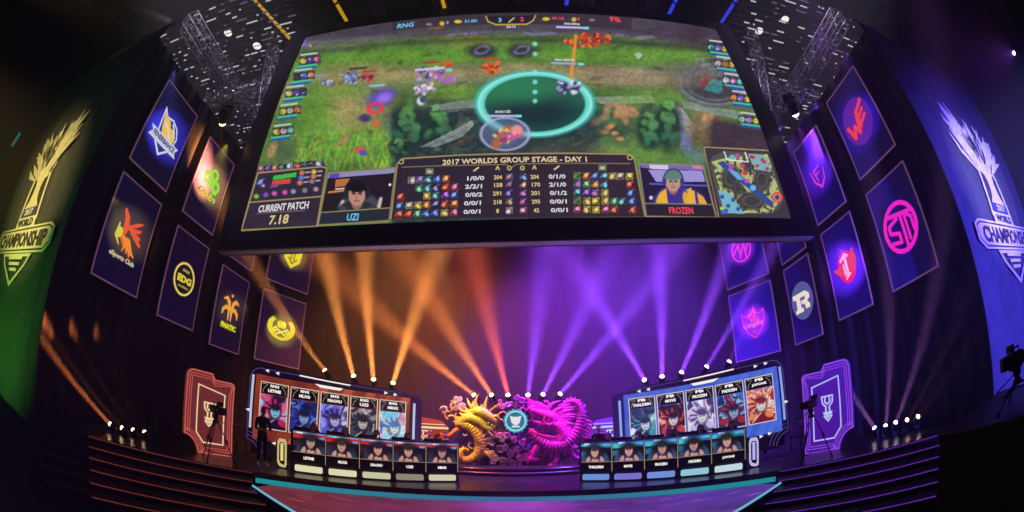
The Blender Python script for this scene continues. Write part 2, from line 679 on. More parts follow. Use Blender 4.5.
def scr(px, py):
    """Place on the screen face (metres from its lower middle) of a measured photo point."""
    d = ray(px, py)
    p = EYE + d * ((SO - EYE).dot(EY) / d.dot(EY)) - SO
    return p.dot(EX), p.dot(EZ)


def scr_photo(X, Z):
    return project(SO.x + X * EX.x + Z * EZ.x, SO.y + X * EX.y + Z * EZ.y, SO.z + X * EX.z + Z * EZ.z)


fr = MB()
fo = [(-10.08, -.64), (10.08, -.64), (10.08, SH + .55), (-10.08, SH + .55)]
fi = [(-SHW, 0), (SHW, 0), (SHW, SH), (-SHW, SH)]
fr.plate([fo, fi[::-1]], -.06, .55)
fr.plate([(-9.9, -.56), (9.9, -.56), (9.9, SH + .4), (-9.9, SH + .4)], .08, .38)
fr.build('bezel', M_bezel, giant)
MB().bevel_box((0, .1, -.665), (20.1, .3, .05), .01).build('lit_underside', material('underside_light_tone', rgb(150, 146, 160), .5), giant)  # pale strip that paints the lit underside of the bezel
# stiffening ribs, hanging brackets on top
hb = MB()
for x in (-8, -4, 0, 4, 8):
    hb.box((x, .25, SH + .75), (.35, .3, .5)); hb.tube([(x, .25, SH + 1), (x, .25, 20.5)], .025, 6)
hb.build('hanging_bracket', M_black2, giant)

nx, nz = 640, 340
lx, lz = np.linspace(-SHW, SHW, nx), np.linspace(0, SH, nz)
LX, LZ = np.meshgrid(lx, lz)
PX, PY = scr_photo(LX, LZ)
g = Paint(PX, PY, (74, 104, 52))
n1 = fbm(PX / 14, PY / 8, 1); n2 = fbm(PX / 5, PY / 3.5, 2); n3 = fbm(PX / 30, PY / 16, 3)
# ground: grass, sand lanes
g.mix(n1 * .9, (108, 146, 56))
lane = 74 + 0.00035 * (PX - 480) ** 2 - .02 * (PX - 480)
g.mix(np.clip(1.5 - np.abs(PY - lane) / 9, 0, 1) * (.55 + .5 * n1), (158, 138, 92))
g.el(350, 108, 34, 26, (150, 138, 78), .9, .9)
g.el(360, 140, 45, 20, (104, 158, 52), .7, .85)
g.el(310, 120, 22, 42, (82, 140, 48), .8, .8)
g.el(420, 90, 60, 10, (96, 128, 66), 1, .5)
g.el(630, 78, 50, 8, (166, 140, 104), .8, .8, .1)
g.el(660, 92, 40, 9, (92, 122, 64), .9, .8)
# bright grass belt under the top wall
belt = 52 - .00045 * (PX - 520) ** 2 * 0 + .0003 * (PX - 520) ** 2
g.mix(np.clip(1.35 - np.abs(PY - belt) / 10, 0, 1) * (.6 + .6 * n1), (86, 146, 44))
g.el(470, 40, 34, 7, (128, 142, 50), .9, .8)
# stone wall along the top
top = 36 + .0003 * (PX - 520) ** 2
g.mix(np.clip((top - PY) / 5, 0, 1), (74, 64, 78))
g.mix(np.clip((top - PY) / 5, 0, 1) * n2 * .8, (112, 112, 116))
for a in ((330, 40, 28, 3), (370, 38, 26, 2.5), (340, 48, 26, 2), (435, 30, 18, 3.4), (470, 28, 24, 5), (545, 26, 20, 2.5), (636, 28, 20, 2), (690, 38, 30, 3)):
    g.el(*a, (120, 126, 124), .9, .55, -.1)
g.el(436, 28, 8, 2.2, (232, 152, 40), .6, .9, -.1)
g.el(300, 24, 30, 8, (80, 62, 82), .9, .7)
g.el(690, 36, 44, 9, (84, 58, 74), .9, .8, .15)
for x in range(448, 500, 4): g.el(x + rng.uniform(-2, 2), 35 - (x - 448) * .08, 2.4, 1.4, (140, 120, 190), .8, .7)
for x in range(526, 556, 4): g.el(x, 33 + rng.uniform(-1.5, 1.5), 2.4, 1.4, (130, 110, 190), .8, .7)
for x, y in ((620, 35), (650, 37), (641, 38)): g.el(x, y, 5, 1.8, (140, 120, 200), .8, .7)
# two dark rings
for x in (482, 522): g.el(x, 51, 15, 7, (46, 40, 50), .7, .85); g.ring(x, 50, 7, 3.4, .35, (120, 100, 170), .8, -.25)
# cliffs, woods
g.mix(np.clip((PY - 104 - 5 * n1 + .0 * PX) / 6, 0, 1) * (PX > 392) * (PX < 600), (44, 66, 62))
g.el(450, 118, 60, 16, (50, 56, 66), .7, .85)
g.poly([(432, 106), (456, 101), (486, 98), (480, 107), (448, 110)], (112, 132, 118), .85)
for (x, y, w, h) in ((409, 122, 13, 18), (438, 121, 11, 15), (400, 142, 14, 9), (500, 128, 14, 10), (480, 136, 12, 8)):
    for k in range(5):
        g.el(x, y - h + k * h * .42, w * (.3 + .17 * k), h * .26, (50 + 8 * (4 - k), 104 + 12 * (4 - k), 72), .6, .9)
g.el(393, 128, 8, 14, (98, 124, 124), .8, .6)
g.poly([(424, 145), (455, 130), (470, 121), (472, 126), (462, 136), (440, 144)], (138, 150, 148), .8)
for (x, y) in ((462, 142), (456, 146), (468, 139), (421, 155)): g.el(x, y, 4, 3, (214, 140, 54), .6, .95)
g.poly([(458, 124), (460, 114), (463, 124)], (190, 180, 120), .8)
# brambles and the fallen trunk at right
g.el(628, 118, 50, 26, (52, 84, 60), .6, .85)
for i in range(60):
    x, y = rng.uniform(592, 682), rng.uniform(103, 148)
    g.el(x, y, rng.uniform(2, 6), rng.uniform(2, 4), (60 + rng.uniform(0, 40), 110 + rng.uniform(-20, 40), 60), .7, .6)
g.poly([(592, 98), (650, 96), (652, 103), (600, 104)], (140, 156, 136), .9)
for L in (((594, 123), (606, 116), (608, 102)), ((606, 102), (616, 104), (622, 112)), ((622, 106), (634, 110)), ((616, 116), (636, 114)), ((622, 112), (626, 122))):
    for p, q in zip(L, L[1:]): g.line(p, q, 6, (176, 128, 84))
g.el(622, 112, 8, 5, (186, 136, 92), .5)
for (x, y) in ((608, 128), (615, 133), (620, 139), (605, 132), (611, 126)): g.el(x, y, 4, 2.2, (214, 130, 76), .7, .9)
for (x, y) in ((662, 106), (667, 116), (656, 128), (670, 132)): g.el(x, y, 6, 9, (96, 156, 78), .8, .75)
g.poly([(672, 104), (682, 108), (696, 128), (690, 138), (680, 122)], (160, 158, 168), .95)
g.poly([(678, 120), (692, 138), (694, 162), (682, 160)], (112, 118, 190), .85)
g.el(690, 158, 16, 9, (92, 118, 168), .8, .8)
g.el(706, 128, 18, 18, (134, 102, 74), .9, .85)
g.el(708, 118, 6, 6, (212, 148, 96), .7, .9)
g.poly([(680, 100), (742, 112), (742, 120), (684, 108)], (128, 146, 130), .9)
g.mix(np.clip((PY - 112 - (PX - 700) * .2) / 8, 0, 1) * np.clip((PX - 704) / 10, 0, 1), (62, 46, 58))
g.el(655, 160, 44, 12, (92, 140, 54), .6, .9)
g.el(565, 150, 50, 10, (124, 146, 72), .8, .85)
g.el(560, 150, 20, 4, (150, 140, 96), .9, .8)
# tower at right
g.el(712, 86, 34, 20, (66, 70, 80), .3, .95, .15)
g.ring(712, 86, 32, 18, .10, (120, 124, 136), .9, .15)
g.ring(712, 86, 25, 14, .10, (96, 100, 112), .9, .15)
g.poly([(698, 84), (704, 72), (714, 78), (706, 90)], (150, 40, 52))
g.poly([(704, 90), (712, 78), (726, 82), (720, 94)], (52, 140, 148))
g.poly([(722, 86), (730, 84), (726, 94)], (120, 36, 48))
for i in range(26): g.el(rng.uniform(698, 728), rng.uniform(58, 76), rng.uniform(2, 5), rng.uniform(1.5, 4), tuple(rng.uniform(60, 170) * np.array((1, 1, 1.08))), .6, .8)
# long grass bottom left
for i in range(240):
    x, y = rng.uniform(296, 398), rng.uniform(138, 172)
    l = rng.uniform(6, 13)
    g.line((x, y), (x + rng.uniform(-5, 5), y - l), rng.uniform(.9, 1.8), (110 + rng.uniform(-30, 50), 168 + rng.uniform(-30, 40), 50), .8)
g.el(283, 148, 12, 12, (74, 98, 66), .8, .8); g.el(272, 150, 4, 8, (190, 140, 90), .7, .9, .4)
g.line((350, 136), (336, 145), 5, (170, 122, 84), .7)
# the wooded gully across the lower middle, with its big trees and stone edging
gul = np.clip((PY - (110 - .012 * (PX - 392))) / 5, 0, 1) * np.clip((PX - 388) / 8, 0, 1) * np.clip((612 - PX) / 30, 0, 1)
g.mix(gul * .8, (38, 48, 58)); g.mix(gul * (fbm(PX / 6, PY / 5, 61) > .55) * .45, (58, 92, 74))
def crown(x, y, w, h):
    g.el(x, y + h * .1, w * 1.05, h * .62, (26, 52, 44), .5, .9)
    for k in range(26):
        q = rng.random(); a = rng.uniform(-1, 1)
        g.el(x + a * w * (.25 + .75 * q), y - h * .5 + q * h, w * .26, h * .10, (44 + 50 * (1 - q) + rng.uniform(-8, 12), 100 + 56 * (1 - q) + rng.uniform(-12, 14), 70 + rng.uniform(-8, 20)), .7, .75, a * .4)
crown(408, 124, 15, 36); crown(439, 121, 13, 32); crown(502, 126, 10, 20); crown(668, 122, 13, 40); crown(650, 128, 12, 30); crown(398, 146, 9, 14)
g.poly([(428, 106), (455, 102), (487, 98), (479, 108), (450, 112)], (118, 138, 124), .85); g.line((430, 112), (478, 108), 1.6, (60, 66, 76), .8)
g.poly([(420, 147), (452, 131), (472, 120), (474, 125), (462, 137), (436, 147)], (150, 160, 160), .75); g.line((428, 146), (466, 131), 1.8, (96, 116, 120), .8)
g.poly([(592, 97), (652, 95), (654, 103), (600, 104)], (140, 156, 136), .85)
# broad sandy lanes and worn ground
for (x, y, w, h, c, al, rt) in ((350, 72, 46, 9, (168, 142, 88), .6, -.1), (520, 72, 70, 8, (154, 136, 96), .6, .02), (640, 76, 60, 8, (150, 132, 104), .65, .1), (356, 112, 26, 18, (170, 154, 86), .7, -.3), (368, 96, 16, 10, (116, 124, 100), .6, .3), (690, 70, 40, 8, (112, 108, 98), .7, .1), (466, 82, 44, 6, (120, 124, 96), .5, 0)):
    g.el(x, y, w, h, c, .9, al, rt)
for (x, y, w, h) in ((318, 116, 16, 26), (345, 90, 22, 7), (400, 58, 60, 6), (470, 92, 34, 6), (560, 56, 30, 6), (650, 55, 50, 7), (645, 96, 34, 7)):
    g.el(x, y, w, h, (112, 166, 44), .95, .55)
g.mix(np.clip((top - 2 - PY) / 6, 0, 1) * .55, (58, 48, 66)); g.mix(np.clip(1 - np.abs(PY - top - 3) / 5, 0, 1) * .5, (40, 44, 44))
g.mix(np.clip((PX - 660) / 60, 0, 1) * np.clip((70 - PY) / 40, 0, 1) * .5, (70, 52, 72))
# grain, undergrowth and depth in the picture
det = fbm(PX / 2.2, PY / 1.6, 51); big = fbm(PX / 24, PY / 11, 52)
g.a = g.a * (.56 + .46 * det[..., None] + .36 * big[..., None])
lum = g.a.mean(-1, keepdims=True)
g.a = np.clip((g.a * .86 + lum * .14) * 1.02 + .012, 0, 1)
for i in range(90):
    x, y = rng.uniform(300, 720), rng.uniform(38, 150)
    if abs(x - 535) < 58 and abs(y - 104) < 33: continue
    g.el(x, y, rng.uniform(2, 9), rng.uniform(.8, 2.4), (36, 44, 34) if rng.random() < .6 else (150, 158, 108), .9, rng.uniform(.12, .4), rng.uniform(-.5, .3))
# teal ring spell
g.el(535, 104, 56, 31, (30, 96, 86), .25, .82)
g.el(535, 112, 40, 16, (26, 40, 50), .9, .75)
g.el(520, 90, 36, 13, (52, 148, 92), 1, .55)
for r, w, c, a in ((1, .10, (70, 214, 200), .9), (.94, .05, (120, 235, 220), .8), (1.0, .035, (190, 250, 240), .7)):
    g.ring(535, 104, 56 * r, 31 * r, w, c, a)
for y in (44, 54, 72, 82, 92, 101): g.el(535, y, 2.4, 2.2, (140, 236, 230), .9, .9)
# small figures and bursts of colour
def burst(cx, cy, rx, ry, cols, n, r0=1.2, r1=3.2):
    for i in range(n):
        a, q = rng.uniform(0, 6.28), rng.uniform(0, 1) ** .6
        g.el(cx + rx * q * math.cos(a), cy + ry * q * math.sin(a), rng.uniform(r0, r1), rng.uniform(r0, r1) * .7, cols[int(rng.integers(len(cols)))], .6, .9, rng.uniform(0, 3))
burst(352, 77, 11, 7, [(90, 110, 190), (160, 180, 220), (60, 70, 140)], 22)
burst(368, 78, 6, 4, [(190, 60, 90), (220, 130, 160), (120, 40, 60)], 12)
burst(329, 83, 6, 3, [(80, 80, 170), (190, 200, 220)], 9)
burst(430, 72, 14, 6, [(200, 110, 200), (90, 80, 190), (210, 200, 230), (60, 60, 130)], 26)
burst(424, 86, 12, 9, [(200, 160, 220), (150, 130, 220), (240, 220, 240)], 26)
burst(444, 79, 9, 3, [(220, 120, 220), (190, 90, 210)], 10)
burst(448, 64, 5, 3, [(230, 90, 40), (200, 60, 40)], 8)
burst(494, 67, 11, 8, [(220, 80, 36), (236, 120, 60), (160, 50, 30)], 24)
burst(588, 40, 24, 7, [(220, 70, 40), (240, 120, 50), (200, 40, 50), (120, 40, 40)], 60)
burst(568, 87, 13, 8, [(180, 140, 230), (230, 220, 250), (60, 60, 90)], 26)
burst(301, 45, 10, 4, [(200, 200, 230), (110, 100, 180), (210, 180, 90)], 18)
burst(640, 56, 5, 3, [(180, 200, 180), (90, 120, 90)], 8)
g.line((576, 36), (571, 78), 3.4, (240, 150, 50), .9)
g.el(382, 98, 14, 8, (92, 70, 190), .8, .95, -.5); g.el(384, 98, 8, 5, (160, 120, 240), .9, .9, -.4)
g.ring(375, 108, 7, 4.6, .34, (240, 60, 80), 1, -.2)
g.el(365, 118, 6, 4, (60, 50, 110), .7, .9)
g.el(421, 101, 4, 4, (230, 230, 250), .6); g.el(423, 99.6, 3.4, 3.4, (70, 80, 110), .5)
g.el(505, 134, 24, 16, (120, 130, 190), .35, .5)
g.ring(505, 134, 24, 16, .08, (190, 180, 230), .8)
g.line((496, 144), (508, 130), 9, (170, 110, 60)); g.line((506, 138), (520, 134), 6, (220, 90, 130)); g.el(517, 130, 6, 5, (240, 150, 150), .6)
burst(506, 137, 12, 8, [(200, 90, 170), (230, 190, 120), (150, 60, 110)], 24)
for (x, y, w, c) in ((360, 150, 6, (220, 80, 80)), (363, 153, 4, (80, 90, 170))): g.el(x, y, w, 3, c, .5)
g.el(376, 124, 3.4, 5, (200, 110, 70), .6)
# health bars floating over figures
for (x0, x1, y, c) in ((416, 444, 70, (200, 210, 230)), (557, 582, 27, (200, 190, 240)), (552, 575, 63, (160, 170, 230)), (487, 516, 116, (190, 190, 240)), (350, 366, 69, (70, 60, 60)), (363, 376, 72, (190, 70, 50)), (315, 327, 76, (130, 150, 190)), (370, 384, 86, (150, 190, 220)), (484, 497, 59, (200, 70, 50)), (424, 438, 63, (170, 60, 60))):
    t = -.08 if x0 < 450 else (.03 if x0 > 540 else 0)
    g.line((x0, y - t * 0), (x1, y + t * (x1 - x0)), 2.2, c)
for (x, y) in ((449, 70), (586, 28), (581, 64), (519, 116)): g.rect(x - 3, y - 1.3, x + 3, y + 1.3, (110, 220, 230))
# player strips down both edges
def strip(x, y, s, cols):
    for k, c in enumerate(cols):
        cx, cy = x + s * (k * 7 - 8), y - s * (k * 7 - 8) * (.13 if s > 0 else -.10)
        g.rect(cx - 3.8, cy - 4, cx + 3.8, cy + 4, (34, 30, 40), .85)
        g.el(cx, cy, 3.2, 2.8, c, .7); burst(cx, cy, 2.6, 2.2, [c, tuple(v * .5 for v in c), (220, 210, 220)], 5, .6, 1.4)
    if s > 0:
        g.line((x - 13, y + 7), (x + 5, y + 4.6), 2.1, (60, 200, 150)); g.line((x - 13, y + 9), (x + 5, y + 6.6), 1.8, (50, 80, 190))
        g.line((x - 10, y - 5), (x + 6, y - 7), 1.6, (200, 210, 210))
    else:
        g.line((x - 6, y + 4), (x + 12, y + 6.4), 2.1, (50, 210, 150)); g.line((x - 6, y + 6), (x + 12, y + 8.4), 1.8, (70, 60, 190))
        g.line((x - 7, y - 7.6), (x + 8, y - 5.6), 1.6, (210, 210, 210))
for (x, y, c) in ((311, 60, ((210, 190, 70), (90, 80, 180), (210, 90, 150))), (305, 75.6, ((60, 60, 70), (80, 110, 210), (220, 120, 80))), (297, 92.5, ((200, 190, 70), (110, 80, 200), (60, 50, 120))), (291, 110.5, ((220, 200, 60), (180, 170, 180), (210, 110, 70))), (284.5, 131, ((220, 200, 50), (210, 160, 200), (110, 180, 170)))):
    strip(x, y, 1, c)
for (x, y, c) in ((717, 48, ((220, 180, 50), (120, 110, 200), (60, 170, 150))), (724, 64, ((220, 170, 60), (220, 120, 70), (200, 180, 200))), (732, 81, ((80, 200, 200), (190, 90, 210), (230, 220, 230))), (739.5, 98.5, ((220, 190, 60), (120, 110, 220), (230, 140, 60))), (748, 120, ((210, 200, 60), (170, 120, 210), (150, 200, 170)))):
    strip(x, y, -1, c)
# score strip along the top edge
hud = 15.5 + .00047 * (PX - 512) ** 2
g.mix(np.clip(9 - (PY - hud) * 1.0, 0, 1) * (PX > 392) * (PX < 632) * .75, (58, 44, 58))
for (x, y) in ((442, 23.5), (574, 19.5)): g.el(x, y, 2.6, 2.2, (220, 180, 60), .5)
for (x, y) in ((458, 21.6), (546, 19)): g.el(x, y, 3.8, 1.8, (226, 196, 60), .5)
for (x, y) in ((429, 24.4), (592, 20)): g.el(x, y, 3, 1.4, (120, 130, 140), .6)
L = [(486, 16.5), (488, 21.5), (496, 24.6), (527, 24.2), (533, 20.6), (535.5, 15.5)]
g.poly(L, (36, 30, 44), .9)
for p, q in zip(L, L[1:]): g.line(p, q, 1.5, (204, 166, 84))
g.line((509, 22), (514, 18), 1.6, (224, 186, 90))
disp = picture_mesh('display', g.a, SW, SH, M_display, giant, origin=(-SHW, 0, 0))

# overlay panels: pictures of their own, a hair in front of the game picture
GOLD = (170, 146, 96)
PANEL = (44, 36, 50)


def overlay(name, outline, draw, res=3.0, y=-.012, parent=None):
    loc = [scr(*p) for p in outline]
    x0, x1 = min(p[0] for p in loc), max(p[0] for p in loc)
    z0, z1 = min(p[1] for p in loc), max(p[1] for p in loc)
    k = res / .0345
    nx, nz = int((x1 - x0) * k) + 2, int((z1 - z0) * k * .8) + 2
    X, Z = np.meshgrid(np.linspace(x0, x1, nx), np.linspace(z0, z1, nz))
    px, py = scr_photo(X, Z)
    P = Paint(px, py, PANEL)
    draw(P)
    keep = Paint(X, Z).mask(loc) > .5
    return picture_mesh(name, P.a, x1 - x0, z1 - z0, M_display, parent or giant, origin=(x0, y, z0), keep=keep)


def icon(P, x, y, w, c1, c2):
    P.rect(x - w, y - w * .95, x + w, y + w * .95, tuple(v * .72 for v in c1), .92)
    P.el(x + rng.uniform(-1, 1), y + rng.uniform(-1, 1), w * .8, w * .7, tuple(v * .35 for v in c1), .5, .8)
    P.el(x + rng.uniform(-1, 1), y + rng.uniform(-1, 1), w * .65, w * .5, c2, .5, .95, rng.uniform(0, 3))
    P.line((x - w, y + w * .3), (x + w * .6, y - w * .9), 1.2, (250, 240, 230), .35)


def outline_gold(P, pts, w=1.3, closed=True, col=GOLD):
    for i in range(len(pts) if closed else len(pts) - 1): P.line(pts[i], pts[(i + 1) % len(pts)], w, col)


def draw_patch(P):
    P.mix(fbm(P.X / 9, P.Y / 9, 21) * .5, (70, 56, 84))
    for i, c in enumerate([(196, 110, 130), (90, 60, 170), (214, 120, 96), (50, 110, 110), (190, 200, 210), (200, 90, 60), (50, 70, 110), (60, 50, 70), (190, 200, 200)]):
        x = 261 + i * 7.2; icon(P, x, 169 - i * .75, 3, c, tuple(min(255, v + 30) for v in c))
    P.rect(255, 172.5 - 0, 325, 176, PANEL, 0)
    icon(P, 261.5, 183, 4.6, (60, 60, 140), (110, 150, 230)); icon(P, 263, 186, 2, (170, 90, 190), (230, 160, 220))
    P.poly([(274, 176), (297, 172.4), (296, 177.2), (273, 180)], (56, 190, 70)); P.poly([(272.5, 181), (291, 178.6), (290, 183.4), (271.4, 185.4)], (214, 76, 60))
    P.line((271, 187), (278, 186), 1.6, (120, 90, 200))
    for (x, y, c) in ((256.5, 196.5, (110, 200, 50)), (266, 195, (130, 80, 200)), (274.5, 193.6, (210, 90, 180)), (285, 192.6, (220, 80, 190)), (293.5, 191.6, (140, 150, 190)), (305, 190.6, (130, 130, 140)), (316, 189.4, (180, 140, 150)), (302, 173, (220, 120, 70)), (301.5, 178, (90, 130, 220)), (300, 183, (220, 120, 80)), (314, 172, (220, 190, 80)), (313.5, 176.6, (220, 120, 80)), (312, 181.6, (130, 130, 140))):
        P.el(x, y, 2.6, 2.4, c, .7)
    for (x, y) in ((308, 172.6), (307, 177.6), (306, 182.4), (320, 171.6), (319, 176), (318, 181)): P.line((x - 2, y), (x + 2, y - .4), 1.4, (210, 210, 210), .8)
    outline_gold(P, [(258, 173.2), (322, 166.8), (327, 168.4), (317, 226.6), (241.4, 230.4)], 1.6)
    P.line((248.8, 202.6), (321.5, 196.6), 1.4, GOLD); P.line((257, 213.6), (305, 210.6), .9, (150, 140, 130), .7)


PATCH = [(257.6, 166.6), (322, 159.8), (327.6, 167.6), (318, 227), (241, 230.9)]
patch_panel = overlay('patch_panel', PATCH, draw_patch)


def draw_head(P, cx, cy, s, hair, skin, jersey, trim, phones=(40, 40, 48), lean=0):
    """A player at the desk seen on camera: head, headset, shoulders."""
    P.el(cx + lean, cy + s * 1.75, s * 1.75, s * 1.15, jersey, .15)
    P.el(cx - s * 1.25, cy + s * 1.9, s * .38, s * .9, trim, .3, .9, .3); P.el(cx + s * 1.35, cy + s * 1.9, s * .38, s * .9, trim, .3, .9, -.3)
    P.el(cx, cy + s * .85, s * .42, s * .5, tuple(v * .75 for v in skin), .3)
    P.el(cx, cy - s * .1, s * .86, s * 1.02, hair, .15)
    P.el(cx, cy + s * .2, s * .68, s * .84, skin, .2)
    P.el(cx, cy - s * .48, s * .8, s * .42, hair, .25)
    for q in (-1, 1):
        P.el(cx + q * s * .26, cy + s * .08, s * .15, s * .07, (50, 36, 34), .5)
        P.line((cx + q * s * .4, cy - s * .06), (cx + q * s * .14, cy - s * .05), s * .09, hair)
        P.el(cx + q * s * .86, cy + s * .1, s * .2, s * .36, phones, .2)
    P.line((cx - s * .02, cy + s * .12), (cx - s * .05, cy + s * .42), s * .12, tuple(v * .8 for v in skin))
    P.line((cx - s * .2, cy + s * .64), (cx + s * .18, cy + s * .62), s * .11, (150, 84, 80))
    P.ring(cx, cy - s * .2, s * .95, s * 1.05, .1, phones, .9 * 1) if False else None
    for k in range(14):
        a0, a1 = PI + k * PI / 14, PI + (k + 1) * PI / 14
        P.line((cx + s * .95 * math.cos(a0), cy + s * 1.12 * math.sin(a0)), (cx + s * .95 * math.cos(a1), cy + s * 1.12 * math.sin(a1)), s * .14, phones)


def draw_cam_left(P):
    P.a[:] = np.array((34, 26, 36)) / 255
    P.poly([(329, 174), (397, 168.6), (396, 173), (328, 178.6)], (150, 140, 190)); P.poly([(330, 174), (340, 173), (339, 178), (329, 178.6)], (90, 70, 200))
    P.poly([(336, 180), (350, 178.6), (347, 186), (335, 187.5)], (190, 110, 60)); P.line((329, 192.6), (346, 190.6), 2, (220, 130, 80)); P.line((336, 189.4), (345, 188.6), 1.6, (220, 210, 200))
    P.el(390, 185, 1.4, 1.4, (240, 240, 250), .5)
    P.el(360, 207, 20, 14, (70, 74, 88), .3); P.line((340, 208), (343, 202), 3.4, (214, 190, 180)); P.line((381, 199), (379, 207), 3.4, (214, 190, 180))
    draw_head(P, 357, 193, 12.6, (22, 20, 24), (190, 140, 128), (44, 44, 52), (70, 70, 84), (36, 38, 48))
    P.poly([(316, 213), (392, 208.2), (390, 223), (314, 227)], (40, 44, 56)); outline_gold(P, [(328, 173.6), (395.7, 168), (389.4, 221), (318, 225.6)], 1.7, col=(148, 140, 96)); P.line((321, 212.8), (391.6, 208), 1.1, (148, 140, 96))


cam1 = overlay('player_camera', [(327.6, 172.6), (396.4, 167), (390, 222), (317.4, 226.4)], draw_cam_left, y=-.016)


def draw_cam_right(P):
    P.a[:] = np.array((38, 30, 60)) / 255
    P.poly([(638, 163), (704, 165), (706, 171), (641, 168)], (120, 110, 180)); P.poly([(649, 164), (668, 165), (668, 170), (650, 169)], (210, 205, 235)); P.poly([(692, 166), (701, 166.4), (702, 169.4), (693, 169)], (230, 120, 170))
    P.poly([(648, 170), (702, 171), (705, 182), (656, 182)], (160, 150, 214)); P.line((650, 184), (706, 186), 1.8, (90, 96, 200))
    P.el(651, 198, 2, 2, (210, 215, 225), .5)
    P.el(679, 202, 26, 15, (70, 56, 150), .2); P.poly([(658, 204), (661, 190), (666, 188), (668, 205)], (236, 176, 50)); P.poly([(669, 189), (675, 187), (679, 205), (668, 205)], (240, 184, 60))
    P.poly([(686, 190), (691, 188), (693, 205), (684, 205)], (240, 180, 50)); P.poly([(697, 193), (703, 197), (708, 206), (699, 205)], (236, 170, 50))
    draw_head(P, 673, 181, 10.4, (96, 132, 120), (196, 148, 134), (64, 50, 140), (240, 180, 50), (60, 64, 120))
    P.poly([(656, 206), (660, 193), (666, 189), (668, 206)], (240, 180, 54)); P.poly([(686, 206), (688, 190), (694, 191), (696, 206)], (240, 180, 54))
    P.poly([(642, 203.8), (714, 205), (719, 220), (644, 219)], (40, 36, 48)); outline_gold(P, [(638.4, 163.6), (702.6, 165.6), (716.4, 218), (646, 216.6)], 1.7, col=(148, 136, 110)); P.line((644, 203.6), (713.4, 204.8), 1.1, (140, 130, 110))


cam2 = overlay('player_camera', [(637.6, 162.6), (703.4, 164.8), (717.6, 219.4), (645.2, 218)], draw_cam_right, y=-.016)

ITEMS = [((190, 170, 150), (230, 210, 190)), ((120, 110, 190), (200, 120, 180)), ((60, 120, 150), (130, 220, 220)), ((60, 90, 200), (130, 170, 240)), ((220, 110, 60), (250, 190, 110)), ((200, 60, 50), (240, 130, 80)), ((120, 60, 190), (200, 120, 240)), ((70, 160, 110), (150, 230, 180)), ((210, 180, 70), (240, 220, 130)), ((200, 60, 110), (250, 150, 190)), ((120, 180, 70), (60, 90, 60)), ((60, 60, 120), (150, 150, 220)), ((230, 200, 40), (250, 230, 120))]
ROWL = [[-1, 0, 1, 2, 3, 4, -1], [-1, -1, 7, 2, 11, 5, 9], [5, -1, -1, 8, 2, 6, 3], [3, 0, 8, 4, 11, 5, 4], [5, 5, 7, 3, 3, 8, 9]]
ROWR = [[10, 4, 3, 2, 8, 0, 12], [1, 7, 4, 2, -1, -1, 5], [2, 6, 1, 8, -1, -1, 3], [10, 8, 12, 8, 7, 2, 3], [9, 8, 12, 9, 5, -1, 5]]


def draw_stats(P):
    P.mix(np.clip((P.X - 430) / 150, 0, 1) * .6, (58, 40, 50))
    P.mix(fbm(P.X / 12, P.Y / 7, 31) * .25, (64, 54, 78))
    xs = (402.6, 411.7, 420.2, 428.3, 437, 446.2, 455.3)
    for r, y in enumerate((179.6, 188, 196, 204.8, 213.4)):
        for k, x in enumerate(xs):
            i = ROWL[r][k]
            if i >= 0: icon(P, x - r * .9 * (1 - k / 9), y + 1.2 - k * .32, 3.7, *ITEMS[i])
    xs = (577.4, 586.6, 595, 604, 612.6, 620.3, 629.5)
    for r, y in enumerate((176, 184.4, 192.8, 201, 209.6)):
        for k, x in enumerate(xs):
            i = ROWR[r][k]
            if i >= 0: icon(P, x + r * .8 * k / 6, y + k * .1, 3.7, *ITEMS[i])
    for r, y in enumerate((177.4, 185.2, 193.6, 202, 210.8)):
        icon(P, 509.5, y, 3.6, ((90, 120, 180), (80, 60, 180), (70, 60, 170), (120, 90, 80), (200, 160, 180))[r], ((210, 120, 140), (190, 100, 90), (150, 130, 230), (200, 180, 150), (240, 220, 230))[r])
        icon(P, 523.5, y, 3.6, ((70, 80, 160), (130, 80, 70), (110, 60, 170), (110, 80, 190), (190, 80, 120))[r], ((150, 180, 220), (240, 210, 190), (210, 140, 210), (220, 90, 120), (240, 190, 220))[r])
    for (x, y) in ((429.6, 171.6), (602.4, 167.8)): P.rect(x - 4, y - 3, x + 4, y + 3, (110, 124, 110)); P.rect(x - 2, y - 1, x + 2, y + 1.4, (220, 200, 120))
    for (x, y) in ((476, 169.4), (556.4, 168)): P.line((x - 2, y + 1.6), (x + 2.4, y - 1.6), 1.6, (230, 210, 170))
    for (x, y) in ((497.6, 168.6), (534.4, 168)): P.line((x - 1.6, y + 1.2), (x, y - 2), 1.3, (220, 200, 120)); P.line((x + 1.6, y + 1.2), (x, y - 2), 1.3, (220, 200, 120))
    for (x, y) in ((509.4, 168.2), (522.4, 168.2)): P.ring(x, y, 1.8, 1.8, .4, (220, 200, 120))
    outline_gold(P, [(390.8, 219.6), (397.2, 163.6), (402.4, 158.8), (460, 155.2), (512, 153.8), (570, 153.4), (628.4, 154.4), (634.2, 158.6), (645, 217)], 1.6, False)
    P.line((391, 219.8), (645, 217), 1.2, (90, 76, 70))
    L = [(402, 167.4), (440, 166), (505, 164.6), (512, 162.8 + 4.6), (517, 164.2), (560, 163.4), (630, 163.8)]
    for p, q in zip(L, L[1:]): P.line(p, q, 1.0, (160, 140, 100), .8)
    for (x, y) in ((401, 161.8), (630, 157.6)): P.ring(x, y, 2.6, 2.2, .3, (200, 176, 110))


STATS = [(390.2, 220.4), (396.6, 163.4), (402, 158), (460, 154.4), (512, 153), (570, 152.6), (628.8, 153.6), (634.8, 158), (645.8, 217.8)]
stats = overlay('stats_panel', STATS, draw_stats)


